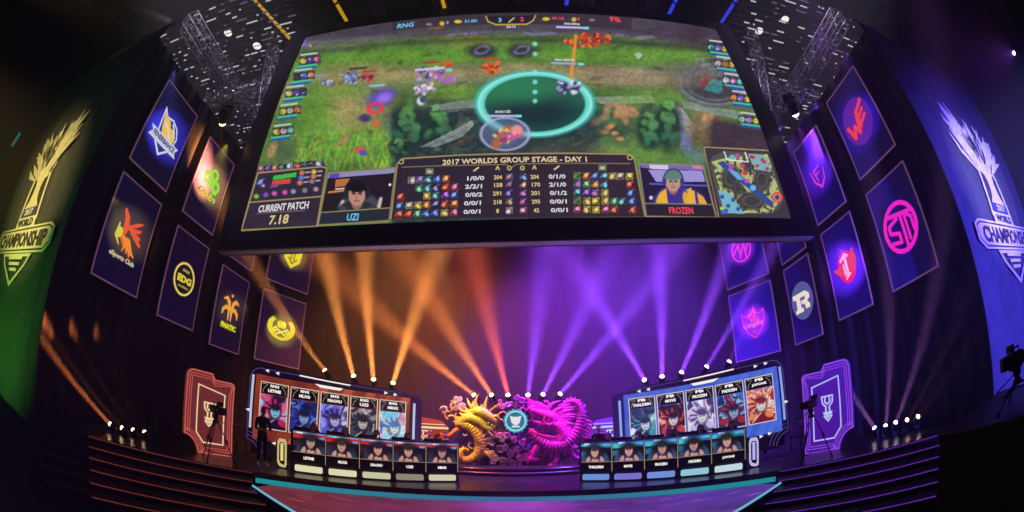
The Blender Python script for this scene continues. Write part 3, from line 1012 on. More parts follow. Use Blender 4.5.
def draw_map(P):
    P.a[:] = np.array((64, 54, 62)) / 255
    c = [(713, 156), (724, 151), (764, 154), (770, 158), (783, 200), (778, 210), (768, 214), (726, 214), (720, 210), (709, 162)]
    P.poly(c, (84, 84, 74)); 
    inner = [(711.5, 162), (718, 160), (745, 154), (768, 156), (781, 198), (772, 213), (727, 213)]
    P.poly(inner, (182, 194, 120))
    P.mix(Paint(P.X, P.Y).mask(inner) * (fbm(P.X / 3, P.Y / 3, 41) > .56), (74, 72, 70))
    for (x, y, a, b) in ((731, 178, 10, 13), (762, 180, 9, 12), (752, 201, 15, 9), (748, 165, 6, 7), (738, 189, 6, 6)):
        P.el(x, y, a, b, (60, 56, 60), .4, .95); P.ring(x, y, a * .6, b * .6, .2, (92, 88, 84), .9)
    P.poly([(717, 163), (723, 161), (774, 203), (770, 207)], (52, 78, 150)); P.poly([(727, 169), (737, 172), (744, 180), (738, 180)], (110, 170, 220)); P.el(753, 188, 3, 3, (110, 190, 230), .5)
    P.poly([(718, 190), (731, 194), (744, 214), (724, 213)], (122, 184, 204)); P.poly([(748, 154), (766, 155), (771, 172), (758, 170), (752, 164)], (130, 178, 190))
    for (x, y) in ((722, 197), (733, 200), (728, 206), (738, 209), (726, 211)): P.el(x, y, 2, 2, (50, 84, 150), .6)
    for (x, y) in ((751, 157), (757, 166), (762, 160), (767, 169), (753, 157.6), (764, 162)): P.el(x, y, 1.8, 1.6, (200, 50, 60), .5)
    for (x, y, cc) in ((732, 157, (90, 190, 220)), (737, 156, (200, 80, 170)), (742, 166, (220, 70, 110)), (731, 168, (190, 70, 210)), (747, 181, (200, 90, 190)), (745, 173, (200, 60, 60))): P.el(x, y, 2.6, 2.4, cc, .6)
    outline_gold(P, [(724, 152), (727, 160), (748, 162), (745, 152.6)], 1.2, False, (235, 235, 235))
    P.ring(777, 197.5, 4.6, 4.4, .28, (240, 70, 70)); P.el(777, 197.5, 2.4, 2.4, (80, 60, 90), .5)
    P.el(723.6, 212, 3, 2.4, (70, 110, 210), .5); P.el(721.6, 208.6, 1.8, 1.8, (190, 220, 60), .5); P.el(766, 156, 1.8, 1.8, (210, 210, 90), .5)
    outline_gold(P, [(703.6, 148), (706, 147.2), (768, 150.6)], 1.5, False); outline_gold(P, [(703.6, 148), (718.4, 218)], 1.6, False)
    P.line((718, 217.8), (791, 220.6), 1.1, (130, 120, 110))


minimap = overlay('minimap_panel', [(703, 147.4), (706, 146.6), (768.4, 150), (791.8, 221.3), (718, 218.4)], draw_map)


def screen_text(parent, items, mat, y=-.022):
    """items: text, middle of the word on the photo, its width in photo pixels, cap height."""
    for (t, px, py, wpx, hpx) in items:
        mb = MB()
        x, z = scr(px, py)
        x0, z0 = scr(px - wpx / 2, py); x1, z1 = scr(px + wpx / 2, py)
        _, za = scr(px, py - hpx / 2); _, zb = scr(px, py + hpx / 2)
        lettering(mb, t, 1.0, x, z, y, width=x1 - x0, height=za - zb, bold=.025, depth=.006)
        mb.build('lettering', mat, parent)


T_white = glow('text_white', rgb(224, 222, 226), 1.0)
T_gold = glow('text_gold', rgb(216, 196, 132), 1.0)
T_pale = glow('text_pale_gold', rgb(222, 206, 160), 1.0)
T_blue = glow('text_blue', rgb(110, 196, 240), 1.0)
T_red = glow('text_red', rgb(236, 74, 92), 1.0)
screen_text(patch_panel, [('CURRENT PATCH', 283, 207.2, 49, 7.2)], T_white)
screen_text(patch_panel, [('7.18', 279, 219.8, 19, 9.4)], T_gold)
screen_text(cam1, [('UZI', 353, 217.4, 11.5, 7)], T_blue)
screen_text(cam2, [('FROZEN', 681, 210.8, 24, 6.8)], T_red)
screen_text(stats, [('2017 WORLDS GROUP STAGE - DAY 1', 515.5, 160.2, 144, 5.4)], T_pale)
kl = [('1/0/0', 475, 178.6), ('2/2/1', 474.4, 186.8), ('0/0/2', 473.8, 195), ('0/0/1', 473.3, 203.4), ('0/0/1', 472.8, 212)]
kr = [('0/1/0', 557, 176.8), ('2/1/0', 557.6, 184.9), ('0/1/2', 558.4, 193.3), ('0/0/1', 559, 201.8), ('0/0/1', 560, 210.4)]
screen_text(stats, [(t, x, y, 17, 4.2) for t, x, y in kl + kr], T_white)
cs = [('204', 498, 177.6), ('158', 497.8, 185.4), ('291', 497.6, 193.8), ('218', 497.6, 202.4), ('8', 497.6, 211.2), ('204', 534.6, 177.2), ('170', 535.4, 185), ('201', 535.8, 193.4), ('295', 536, 202), ('42', 536.4, 210.6)]
screen_text(stats, [(t, x, y, 2.8 * len(t), 4.2) for t, x, y in cs], T_gold)
screen_text(disp, [('RNG', 405.6, 25.6, 16, 4.4), ('3', 500, 20.4, 3.4, 4.2), ('51.0K', 471, 21.3, 13, 2.8), ('2', 447.6, 22.8, 2.4, 2.6)], T_blue)
screen_text(disp, [('FB', 615, 19.8, 10, 4.6), ('2', 522, 19.6, 4, 4), ('49.1K', 558, 18.7, 13, 2.8), ('1', 578.6, 19.2, 1.6, 2.6)], T_red)
screen_text(disp, [('33:13', 511, 27, 9, 2.4), ('RNG UZI', 503, 112, 15, 2.2), ('RNG XIAOHU', 565, 60.2, 20, 2.0), ('RNG MING', 572, 24.2, 15, 2.0)], T_white)
# ================================================================ team panels on the side walls
PW_H = 3.35


def team_panel(label, L, R, z, group='team panels on the side walls'):
    (x0, y0), (x1, y1) = L, R
    t = thing('team_panel', label, 'banner', ((x0 + x1) / 2, (y0 + y1) / 2, z), math.atan2(y1 - y0, x1 - x0), group)
    w, h = math.hypot(x1 - x0, y1 - y0), PW_H
    a, b = w / 2, h
    MB().plate([[(-a + .03, .03), (a - .03, .03), (a - .03, b - .03), (-a + .03, b - .03)]], 0, .04).build('fabric', M_navy, t)
    MB().plate([[(-a, 0), (a, 0), (a, b), (-a, b)], [(-a + .045, .045), (-a + .045, b - .045), (a - .045, b - .045), (a - .045, .045)]], -.015, .06).build('border', M_border, t)
    for s in (-1, 1):
        hk = MB(); hk.tube([(s * a * .8, .02, b - .02), (s * a * .8, .06, b + .12), (s * a * .8, .2, b + .12)], .012, 6)
        hk.build('hanger', M_black2, t)
    t['w'] = w
    return t


_g = {}
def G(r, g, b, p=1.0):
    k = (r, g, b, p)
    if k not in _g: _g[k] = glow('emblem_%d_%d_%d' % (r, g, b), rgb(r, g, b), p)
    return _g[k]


def part(t, name, polys, mat, y=-.03, th=.02, cz=PW_H / 2, s=1.0):
    mb = MB()
    for p in polys:
        q = [p] if not isinstance(p[0][0], (tuple, list)) else p
        mb.plate([[(x * s, z * s + cz) for x, z in Lp] for Lp in q], y, th)
    return mb.build(name, mat, t)


def words_on(t, body, x, z, w, h, mat, y=-.045, bold=.03, shear=0.0, cz=PW_H / 2):
    mb = MB(); lettering(mb, body, 1.0, x, z + cz, y, width=w, height=h, bold=bold, shear=shear, depth=.01)
    return mb.build('lettering', mat, t)


LC = {1: ((-11.97, 6.64), (-11.97, 8.88)), 2: ((-11.97, 10.02), (-11.97, 12.15)), 3: ((-11.9, 13.2), (-11.9, 15.38)), 4: ((-11.62, 16.27), (-10.42, 18.62))}
RC = {1: ((11.45, 8.50), (11.45, 6.34)), 2: ((11.45, 11.49), (11.45, 9.54)), 3: ((11.7, 14.82), (11.7, 12.83)), 4: ((10.5, 18.3), (11.66, 15.95))}
Z1, Z2 = 7.95, 4.0

# left, upper row, nearest: navy and yellow crest with a white ribbon
t = team_panel('hanging panel with a yellow and blue crest crossed by a white lettered ribbon', *LC[1], Z1 + .1)
sh = [(-.58, .82), (-.3, .58), (.06, .66), (.42, .5), (.62, .16), (.5, -.42), (.02, -.86), (-.42, -.5), (-.5, .1)]
part(t, 'shield', [sh], G(214, 214, 240), -.03)
part(t, 'shield_field', [xf(sh, .88)], G(34, 44, 130), -.04)
part(t, 'gold_figure', [[(-.52, .74), (-.3, .5), (-.1, .52), (.06, .3), (.24, .34), (.5, .04), (.36, -.3), (.2, -.12), (.1, -.34), (-.06, -.1), (-.2, -.2), (-.36, .1)]], G(240, 196, 60), -.05)
part(t, 'figure_line', stroke([(-.3, .3), (-.05, .2), (.15, .0), (.24, -.14)], .06) + stroke([(.1, .5), (.3, .3), (.42, .1)], .07), G(214, 214, 240), -.058)
part(t, 'ribbon', [[(-.86, -.12), (-.7, -.28), (-.86, -.5), (.86, -.5), (.72, -.32), (.86, -.12)]], G(206, 206, 226), -.066)
words_on(t, 'FENERBAHÇE', 0, -.31, 1.34, .24, G(40, 40, 84), -.078)
# left, lower row, nearest: red firebird
t = team_panel('hanging panel with a red and orange fiery bird above small pale lettering', *LC[1], Z2 + .22)
rd, og, yl = G(232, 84, 50), G(240, 140, 50), G(214, 206, 70)
part(t, 'bird_body', stroke([(-.42, .7), (-.24, .5), (-.16, .2), (-.26, -.1), (-.06, -.3), (.2, -.42), (.3, -.62)], [.1, .2, .24, .22, .2, .14, .05]), rd, -.03)
part(t, 'bird_wing', sum([stroke([(-.14, .22 + k * .02), (.1 + .08 * k, .34 - .1 * k), (.34 + .1 * k, .5 - .2 * k), (.56, .62 - .24 * k)], [.05, .12, .12, .03]) for k in range(4)], []), rd, -.045)
part(t, 'bird_tail', sum([stroke([(-.2 + .1 * k, -.12), (-.02 + .12 * k, -.32 - .05 * k), (-.1 + .2 * k, -.56)], [.1, .1, .03]) for k in range(4)], []), og, -.055)
part(t, 'bird_flame', [ell(-.4, -.06, .14, .17, 14)] + stroke([(-.5, .2), (-.54, -.2), (-.3, -.42)], [.05, .09, .03]), yl, -.04)
words_on(t, 'eSports Club', 0, -.78, 1.24, .2, G(206, 196, 150))
# left, upper row, second: green cloud loops
t = team_panel('hanging panel with a green three-looped cloud over yellow lettering, under an amber lamp', *LC[2], Z1 - .05)
gr = G(110, 226, 60)
cl = []
for (x, z, r) in ((-.3, .2, .24), (.06, .5, .27), (.36, .1, .25)): cl += [ring(x, z, r, r - .13, 24)]
cl += stroke([(-.12, .06), (.04, .16), (.2, .3)], .13) + stroke([(-.1, .36), (-.0, .26), (.1, .0), (.3, -.2), (.5, -.14)], [.1, .13, .13, .12, .05])
part(t, 'cloud_emblem', cl, gr)
words_on(t, 'CLOUD', -.12, -.46, .92, .25, G(214, 214, 60)); words_on(t, '9', .47, -.46, .2, .25, G(110, 226, 60))
# left, lower row, second: ring with three letters
t = team_panel('hanging panel with a yellow ring round three bold yellow letters', *LC[2], Z2)
part(t, 'ring', [ring(0, 0, .62, .54, 36)], G(226, 200, 90))
words_on(t, 'EDG', 0, -.02, .84, .27, G(222, 206, 50), bold=.05)
words_on(t, 'EDWARD', 0, .3, .4, .11, G(180, 160, 40)); words_on(t, 'GAMING', 0, -.3, .62, .09, G(170, 150, 40))
# left, lower row, third: orange branching mark
t = team_panel('hanging panel with an orange branching emblem over yellow lettering', *LC[3], Z2 - .25)
om = []
for s in (-1, 1):
    om += stroke([(s * .1, -.42), (s * .1, .1), (s * .16, .34), (s * .34, .48), (s * .56, .4)], [.05, .17, .17, .16, .05])
    om += stroke([(s * .14, .06), (s * .34, .1), (s * .52, -.04), (s * .56, -.24)], [.15, .15, .14, .05])
om += [ell(0, .66, .07, .07, 10)]
part(t, 'branching_emblem', om, G(244, 164, 60))
words_on(t, 'FNATIC', 0, -.68, 1.1, .24, G(230, 220, 40), bold=.05)
# left, upper row, third (mostly behind the screen)
t = team_panel('plain dark panel showing only its corner below the left end of the screen', *LC[3], Z1 - .35)
# left, back: horned mask and the crest above it
t = team_panel('hanging panel with a yellow horned mask over crossed blades and a ribbon', *LC[4], Z2 - .22)
yg = G(240, 220, 40)
hm = []
for s in (-1, 1):
    a0, a1 = (PI * .62, PI * 1.42) if s < 0 else (PI * .38, -PI * .42)
    o_, i_ = arc(s * .36, .1, .46, a0, a1, 14), arc(s * .24, .14, .30, a1, a0, 14)
    hm.append(o_ + i_)
hm += [[(-.07, .1), (.07, .1), (.09, .46), (0, .34), (-.09, .46)], [(-.24, .14), (-.1, .06), (-.12, .44), (-.26, .34)], [(.24, .14), (.1, .06), (.12, .44), (.26, .34)]]
part(t, 'horned_mask', hm, yg)
part(t, 'crossed_blades', stroke([(-.34, .04), (.3, -.26)], .07) + stroke([(.34, .04), (-.3, -.26)], .07) + [ring(-.34, -.02, .12, .06, 14), ring(.34, -.02, .12, .06, 14)], G(250, 236, 90), -.045)
part(t, 'ribbon', [arc(0, .5, 1.0, PI * 1.25, PI * 1.75, 16) + arc(0, .42, .78, PI * 1.72, PI * 1.28, 16)], G(236, 214, 40), -.05)
t = team_panel('panel with a yellow lion-faced shield half hidden by the screen edge', *LC[4], Z1 - .35)
part(t, 'shield', [[(-.6, .5), (-.3, .62), (0, .5), (.3, .62), (.6, .5), (.5, -.3), (0, -.72), (-.5, -.3)]], G(236, 214, 50))
part(t, 'shield_face', stroke([(-.3, .2), (-.1, .1), (-.08, -.25)], .07) + stroke([(.3, .2), (.1, .1), (.08, -.25)], .07) + stroke([(-.26, -.2), (0, -.46), (.26, -.2)], .07) + stroke([(-.4, .36), (-.1, .3)], .06) + stroke([(.4, .36), (.1, .3)], .06), G(120, 98, 20), -.05)

# right, upper row, nearest: slanted red letters on a purple oval of projected light
t = team_panel('hanging panel with two slanted red letters on a purple oval of light', *RC[1], Z1 + .2)
part(t, 'purple_light_disc', [ell(-.02, .02, .8, .84, 36)], G(92, 20, 150))  # purple disc of projected light, drawn as a glowing plate
wm = stroke([(-.66, .1), (-.46, -.46), (-.28, -.04), (-.1, -.42), (.04, .2)], [.16, .17, .15, .17, .14]) + stroke([(.12, .38), (.06, -.26)], .15) + stroke([(.08, .32), (.62, .58)], .14) + stroke([(.08, .06), (.5, .26)], .13) + stroke([(.06, -.2), (.5, .0)], .14)
part(t, 'letters', wm, G(240, 58, 60), -.045, s=.92)
# right, lower row, nearest
t = team_panel('hanging panel with a magenta ring round interlaced magenta letters', *RC[1], Z2 + .24)
pk = G(240, 30, 200)
part(t, 'ring', [ring(0, 0, .8, .66, 44)], pk)
tm = stroke([(-.5, .5), (.56, .28)], .13) + stroke([(.12, .4), (.12, -.62)], .12) + stroke([(.3, .36), (.3, -.5)], .1) + stroke([(.3, .3), (.56, .1), (.56, -.3)], .1) + stroke([(-.06, .3), (-.5, .2), (-.5, -.02), (-.12, -.16), (-.12, -.44), (-.52, -.34)], .12)
part(t, 'letters', tm, pk, -.03)
# right, upper row, second
t = team_panel('hanging panel with a pink open shield and slash under a violet lamp', *RC[2], Z1 - .05)
part(t, 'open_shield', stroke([(-.42, .32), (-.3, -.2), (.02, -.52), (.3, -.3), (.42, .1)], [.04, .08, .09, .06, .03]) + stroke([(-.2, .24), (.22, .3)], [.08, .05]) + stroke([(-.16, .04), (.12, .08)], [.08, .05]) + stroke([(-.2, .24), (-.08, -.24)], [.08, .04]), G(214, 64, 196))
# right, lower row, second
t = team_panel('hanging panel with a pink and red winged disc around a white T', *RC[2], Z2 + .18)
part(t, 'disc', [ell(.06, -.02, .5, .58, 32)], G(244, 20, 110))
part(t, 'wing', [[(-.72, .1), (-.2, .06), (-.1, -.3), (-.4, -.2)], [(.14, -.2), (.6, .5), (.66, .1), (.5, -.3)]] + stroke([(.2, .0), (.52, .46)], .05), G(236, 64, 50), -.045)
part(t, 'letter', stroke([(-.2, .26), (.1, .42), (.26, .32)], .09) + stroke([(.08, .36), (.08, -.34)], .13) + stroke([(-.08, .1), (-.06, -.3)], .06) + stroke([(-.06, -.42), (.22, -.3)], .06), G(250, 190, 236), -.055)
# right, lower row, third
t = team_panel('hanging panel with a cream block letter R on a round patch of blue-grey light', *RC[3], Z2)
part(t, 'blue_light_disc', [ell(0, 0, .78, .78, 36)], G(84, 88, 150))  # round patch of projected light, drawn as a glowing plate
part(t, 'letter', [[(-.62, .34), (.3, .34), (.56, .16), (.56, .0), (.34, -.1), (.5, -.24), (.5, -.4), (.2, -.4), (.16, -.16), (-.04, -.16), (-.04, .0), (.22, .0), (.26, .14), (-.12, .14), (-.12, -.3), (.02, -.3), (.02, -.46), (-.54, -.46), (-.54, -.3), (-.4, -.3), (-.4, .14), (-.62, .14)]], G(244, 226, 210), -.045)
t = team_panel('plain dark panel showing only its corner below the right end of the screen', *RC[3], Z1 - .35)
# right, back
t = team_panel('hanging panel with a magenta shield and dragon crossed by flowing script', *RC[4], Z2 - .0)
mg = G(236, 60, 190)
shd = [(-.66, .5), (-.4, .34), (0, .5), (.4, .34), (.66, .5), (.6, -.1), (.34, -.5), (0, -.74), (-.34, -.5), (-.6, -.1)]
part(t, 'shield', stroke(shd, .05, True), mg)
part(t, 'shield_dragon', stroke([(-.3, .24), (-.06, .44), (.1, .7), (.16, .4), (.06, .14), (.24, .0), (.34, .2)], [.05, .12, .06, .16, .2, .14, .04]) + stroke([(-.1, .1), (.1, .2)], .16), mg, -.04)
words_on(t, 'Longzhu', 0, -.12, 1.14, .34, G(250, 110, 214), bold=.02, shear=.3)
words_on(t, 'LZ', 0, -.46, .2, .12, mg)
t = team_panel('panel with a pink ring and slanted strokes half hidden by the screen edge', *RC[4], Z1 - .3)
part(t, 'ring', [ring(0, 0, .62, .54, 36)], G(236, 60, 196))
part(t, 'slanted_strokes', stroke([(-.5, -.1), (-.12, .3), (-.12, -.4)], .09) + stroke([(-.12, -.3), (.22, .3), (.22, -.44)], .09) + stroke([(.22, -.2), (.46, .2)], .08), G(236, 60, 196))

# ================================================================ the two towering tournament banners
M_cloth = material('printed_cloth', rgb(66, 68, 82), 0.9, vary=.8, scale=.5)
# streaked, marbled print on the cloth
_nt = M_cloth.node_tree
_wv = _nt.nodes.new('ShaderNodeTexNoise'); _wv.inputs['Scale'].default_value = .55; _wv.inputs['Distortion'].default_value = 2.2; _wv.inputs['Detail'].default_value = 6; _wv.inputs['Roughness'].default_value = .7
_tc = [n for n in _nt.nodes if n.type == 'TEX_COORD'][0]; _nt.links.new(_tc.outputs['Object'], _wv.inputs['Vector'])
_mx = [n for n in _nt.nodes if n.type == 'MIX'][0]; _nt.links.new(_wv.outputs['Fac'], _mx.inputs[0])
M_print = material('print_silver', rgb(226, 222, 214), 0.7, vary=.2, scale=9)
M_print_d = material('print_dark', rgb(60, 52, 62), 0.8)
M_print_b = material('print_blue', rgb(60, 70, 150), 0.8)


def tall_banner(label, cx, y):
    t = thing('tournament_banner', label, 'banner', (cx, y, -.4), 0, 'tournament banners at the stage sides')
    w, h = 4.3, 12.5
    vs, fs = [], []
    n = 40
    for i in range(n + 1):
        x = -w + 2 * w * i / n
        yy = .03 * math.sin(i * .9) + .02 * math.sin(i * 2.3)
        vs += [(x, yy, 0), (x, yy, h)]
    for i in range(n): fs.append((2 * i, 2 * i + 2, 2 * i + 3, 2 * i + 1))
    f = MB().add(vs, fs).build('fabric', M_cloth, t)
    sd = f.modifiers.new('thickness', 'SOLIDIFY'); sd.thickness = .02; sd.offset = 1
    MB().tube([(-w - .1, .05, h + .02), (w + .1, .05, h + .02)], .05, 8).build('top_pipe', M_steel_dark, t)
    b = .4
    em = MB().plate([(-.8, 7.3 + b), (.8, 7.3 + b), (1.15, 5.2 + b), (0, 3.3 + b), (-1.15, 5.2 + b)], -.07, .02).build('trophy_emblem', M_print_d, t)
    e = MB().plates(stroke([(-.8, 7.3 + b), (-1.15, 5.2 + b)], .16) + stroke([(.8, 7.3 + b), (1.15, 5.2 + b)], .16), -.085, .02)
    e.build('emblem_frame', M_print, em)
    r = random.Random(3)
    inner = 1 if cx < 0 else -1
    fl = MB()
    for i in range(84):
        a = (i / 83 - .5) * 2
        x0 = a * .9 + r.uniform(-.15, .15); z0 = 6.75 + b + r.uniform(0, 1.0)
        x1 = a * (2.15 + r.uniform(-.25, .35)); z1 = z0 + r.uniform(.45, .9) + .35 * (1 - abs(a)) + (.5 if a * inner > .55 else 0)
        mx = x0 * 1.8 + r.uniform(-.25, .25)
        fl.plates(stroke([(x0, z0), (mx, (z0 + z1) / 2), (x1, z1)], [.08, .24, .03]), -.09 - .001 * i, .02)
    fl.plate(ell(0, 7.3 + b, 1.2, .7, 20), -.085, .02)
    fl.build('trophy_flames', M_print, em)
    fd = MB()
    for i in range(26):
        a = r.uniform(-1, 1); x0 = a * .6; z0 = 6.95 + b + r.uniform(0, .9)
        fd.plates(stroke([(x0, z0), (x0 * 1.6 + r.uniform(-.1, .1), z0 + .3), (x0 * 2.1, z0 + .62)], [.02, .07, .01]), -.165, .01)
    fd.build('flame_line', M_print_d, em)
    st = MB()
    prof = [(.3, 7.1), (.62, 6.95), (.5, 6.75), (.32, 6.45), (.34, 6.15), (.46, 5.9), (.68, 5.72), (.8, 5.62)]
    st.plate([(x, z + b) for x, z in prof][::-1] + [(-x, z + b) for x, z in prof], -.10, .02)
    st.build('trophy_stem', M_print, em)
    MB().plate([(-.86, 5.3 + b), (.86, 5.3 + b), (.95, 5.45 + b), (.86, 5.62 + b), (-.86, 5.62 + b), (-.95, 5.45 + b)], -.10, .02).build('trophy_base', M_print_b, em)
    lt = MB(); lettering(lt, '2017', 1, 0, 5.46 + b, -.115, width=1.0, height=.22, bold=.03); lt.build('lettering', M_print, em)
    MB().plate([(-1.25, 4.9 + b), (1.25, 4.9 + b), (1.15, 5.28 + b), (-1.15, 5.28 + b)], -.105, .02).build('name_plate', M_print, em)
    lt = MB(); lettering(lt, 'WORLD', 1, 0, 5.08 + b, -.12, width=2.0, height=.26, bold=.04); lt.build('lettering', M_print_d, em)
    out = [(-3.6, 4.3 + b), (-3.1, 4.05 + b), (3.1, 4.05 + b), (3.6, 4.3 + b), (3.6, 4.78 + b), (3.2, 4.92 + b), (-3.2, 4.92 + b), (-3.6, 4.78 + b)]
    MB().plate(out, -.125, .02).build('ribbon', M_print, em)
    ins = xf(out, .96, .8, 0, 0, .2 * (4.48 + b))
    MB().plates(stroke(ins, .05, True), -.132, .02).build('ribbon_line', M_print_d, em)
    lt = MB(); lettering(lt, 'CHAMPIONSHIP', 1, 0, 4.48 + b, -.14, width=6.2, height=.5, bold=.035); lt.build('lettering', M_print_d, em)
    tip = [(-1.95, 4.02 + b), (1.95, 4.02 + b), (1.5, 3.66 + b), (0, 2.95 + b), (-1.5, 3.66 + b)]
    MB().plate([tip, xf(tip, .86, .78, 0, 0, .22 * (3.62 + b))[::-1]], -.12, .02).build('shield_tip', M_print, em)
    lt = MB()
    for k in range(3): lt.plate([(-.95 + .22 * k, 3.84 - .19 * k + b), (.95 - .22 * k, 3.84 - .19 * k + b), (.95 - .22 * k, 3.94 - .19 * k + b), (-.95 + .22 * k, 3.94 - .19 * k + b)], -.115, .02)
    lt.build('shield_bars', M_print, em)
    return t


tall_banner('towering left banner under green and yellow light with a gold trophy and CHAMPIONSHIP ribbon', -15.35, 4.8)
tall_banner('towering right banner under blue light with a silver trophy and CHAMPIONSHIP ribbon', 15.35, 4.8)
# ================================================================ set pieces on the stage
def mirror(poly, W, on):
    if not on: return poly
    if isinstance(poly[0][0], (tuple, list)): return [mirror(p, W, on) for p in poly]
    return [(W - x, z) for x, z in poly][::-1]


def facing(L, R):
    return math.atan2(R[1] - L[1], R[0] - L[0]), math.hypot(R[0] - L[0], R[1] - L[1])


def trophy_outline(s=1.0, ox=0, oz=0):
    half = [(.05, -.5), (.2, -.5), (.14, -.34), (.07, -.2), (.06, -.05), (.16, .08), (.3, .2), (.26, .5), (.14, .42), (.0, .46)]
    pts = half + [(-x, z) for x, z in half[::-1][1:]]
    return [(ox + x * s, oz + z * s) for x, z in pts]


def trophy_lines(s, ox, oz):
    """A cup drawn in bright lines over a pointed base."""
    out = []
    for d in (-1, 1):
        out += stroke([(ox + d * .34 * s, oz + .52 * s), (ox + d * .3 * s, oz + .2 * s), (ox + d * .1 * s, oz + .02 * s), (ox + d * .12 * s, oz - .2 * s)], .07 * s)
        out += stroke([(ox + d * .12 * s, oz + .5 * s), (ox + d * .16 * s, oz + .26 * s), (ox, oz + .14 * s)], .07 * s)
    out += stroke([(ox - .34 * s, oz + .52 * s), (ox + .34 * s, oz + .52 * s)], .07 * s)
    out += [[(ox - .3 * s, oz - .22 * s), (ox + .3 * s, oz - .22 * s), (ox + .22 * s, oz - .36 * s), (ox - .22 * s, oz - .36 * s)]]
    out += stroke([(ox - .24 * s, oz - .42 * s), (ox, oz - .66 * s), (ox + .24 * s, oz - .42 * s), (ox - .24 * s, oz - .42 * s)], .07 * s)
    out += [ell(ox, oz - .48 * s, .06 * s, .06 * s, 10)]
    return out


# ---- glowing trophy boards at the stage ends
def trophy_board(label, L, R, board_col, line_col, inner_col, flip):
    rz, W = facing(L, R)
    t = thing('trophy_board', label, 'sign', (L[0], L[1], 0), rz, 'glowing trophy boards')
    t.scale = (1, 1, 1.13 if flip else 1.05)
    def outline(d):
        k = []
        k += [(W - d, d), (W - d, 2.0 - d)] + arc(W - .16, 2.04, .16 - d * .6, 0, PI / 2, 5)[1:]
        k += [(.98, 2.2 - d), (.86, 2.36 - d)] + arc(.22, 2.14, .22 - d, PI / 2, PI, 6)
        k += [(d, .6)] + arc(-.02, .0, .5 + d, PI / 2 * .95, .05, 8) + [(.52 + d, d)]
        return k
    bd = MB().plate(mirror(outline(0), W, flip), 0, .16)
    bd.build('board', material('board_' + ('violet' if flip else 'red'), board_col, .5, emit=board_col, power=.85), t)
    ln = MB()
    for d in (.035, .12, .19): ln.plates(stroke(mirror(outline(d), W, flip), .035 if d < .1 else .018, True), -.02, .03)
    ln.build('neon_outline', line_col, t)
    inner = [(.46, 1.9), (1.42, 1.84), (1.42, .36), (.66, .38), (.36, .66), (.4, 1.2)]
    inner = [(.42, 1.96), (W - .34, 1.8), (W - .34, .34), (.66, .34), (.42, .62)]
    MB().plates(stroke(mirror(inner, W, flip), .032, True), -.03, .035).build('inner_neon', inner_col, t)
    MB().plates(mirror(trophy_lines(.56, W / 2, 1.2), W, flip), -.035, .03).build('trophy_emblem', inner_col, t)
    ft = MB()
    for x in (.62, W - .1): ft.bevel_box((W - x if flip else x, .3, .04), (.12, .6, .08), .015)
    for x in (.62, W - .1): ft.tube([((W - x if flip else x), .16, 1.5), ((W - x if flip else x), .55, .06)], .02, 6)
    ft.build('brace', M_black2, t)
    return t


trophy_board('red glowing board with cream outlines and a trophy at the left end of the stage', (-9.18, 9.3), (-8.36, 10.78), rgb(112, 44, 46),
             glow('neon_coral', rgb(206, 98, 84), .95), glow('neon_cream', rgb(240, 214, 168), 1.0), False)
trophy_board('violet glowing board with pale outlines and a trophy at the right end of the stage', (8.58, 10.75), (9.47, 9.3), rgb(78, 24, 150),
             glow('neon_violet', rgb(150, 80, 230), 1.0), glow('neon_ice', rgb(190, 200, 250), 1.0), True)


# ---- backdrop screens with five portrait cards
def swirl(P, pal, seed):
    X, Y = P.X, P.Y
    a = fbm(X * 1.6 + seed, Y * 1.6, seed, 2); b = fbm(X * 1.6, Y * 1.6 + 9, seed + 3, 2)
    n = fbm(X * 1.9 + 2 * a, Y * 1.6 + 2 * b, seed + 7, 3)
    n = (n - n.min()) / (n.max() - n.min() + 1e-9)
    n = np.clip((n - .5) * 1.35 + .5, 0, .999)
    pal = np.array(pal, float) / 255
    k = n * (len(pal) - 1)
    i = np.floor(k).astype(int); f = (k - i)[..., None]; f = f * f * (3 - 2 * f)
    P.a = pal[i] * (1 - f) + pal[np.minimum(i + 1, len(pal) - 1)] * f
    r = np.random.default_rng(seed)
    for j in range(9):
        x, y, an = r.uniform(.1, .9), r.uniform(.1, 1.1), r.uniform(0, PI)
        P.line((x, y), (x + .3 * math.cos(an), y + .3 * math.sin(an)), r.uniform(.015, .05), tuple(pal[int(r.integers(len(pal)))] * 255), .8)


def bust(P, pal, seed):
    """A plain armoured figure, head and shoulders, in the card's own colours."""
    r = np.random.default_rng(seed)
    c = sorted([np.array(q, float) for q in pal], key=lambda q: q.sum())
    dark, mid, light = c[0], c[len(c) // 2], c[-1]
    x, y, t = .5 + r.uniform(-.1, .1), .66 + r.uniform(-.06, .06), r.uniform(-.25, .25)
    P.el(x, .08, .44, .34, tuple(dark), .2); P.el(x - .3, .26, .17, .13, tuple(mid), .25, .95, .4); P.el(x + .3, .26, .17, .13, tuple(mid), .25, .95, -.4)
    P.el(x, y - .02, .27, .34, tuple(mid * .6), .3, .95, t)
    for k in range(7):
        a = 2.4 + k * .28 - 1.1 * (seed % 2)
        P.line((x, y), (x + .44 * math.cos(a), y + .40 * math.sin(a)), .07, tuple(mid if k % 2 else dark), .9)
    P.el(x + .02, y - .04, .17, .23, tuple(light * .9), .3, .95, t)
    P.el(x + .02, y + .12, .19, .12, tuple(dark), .4, .95, t)
    for q in (-1, 1): P.el(x + .02 + q * .07, y - .03, .035, .018, tuple(dark), .6)
    P.line((x - .03, y - .17), (x + .08, y - .17), .02, tuple(dark * .8), .8)
    P.line((x - .34, .05), (x - .02, .34), .05, tuple(light), .7)


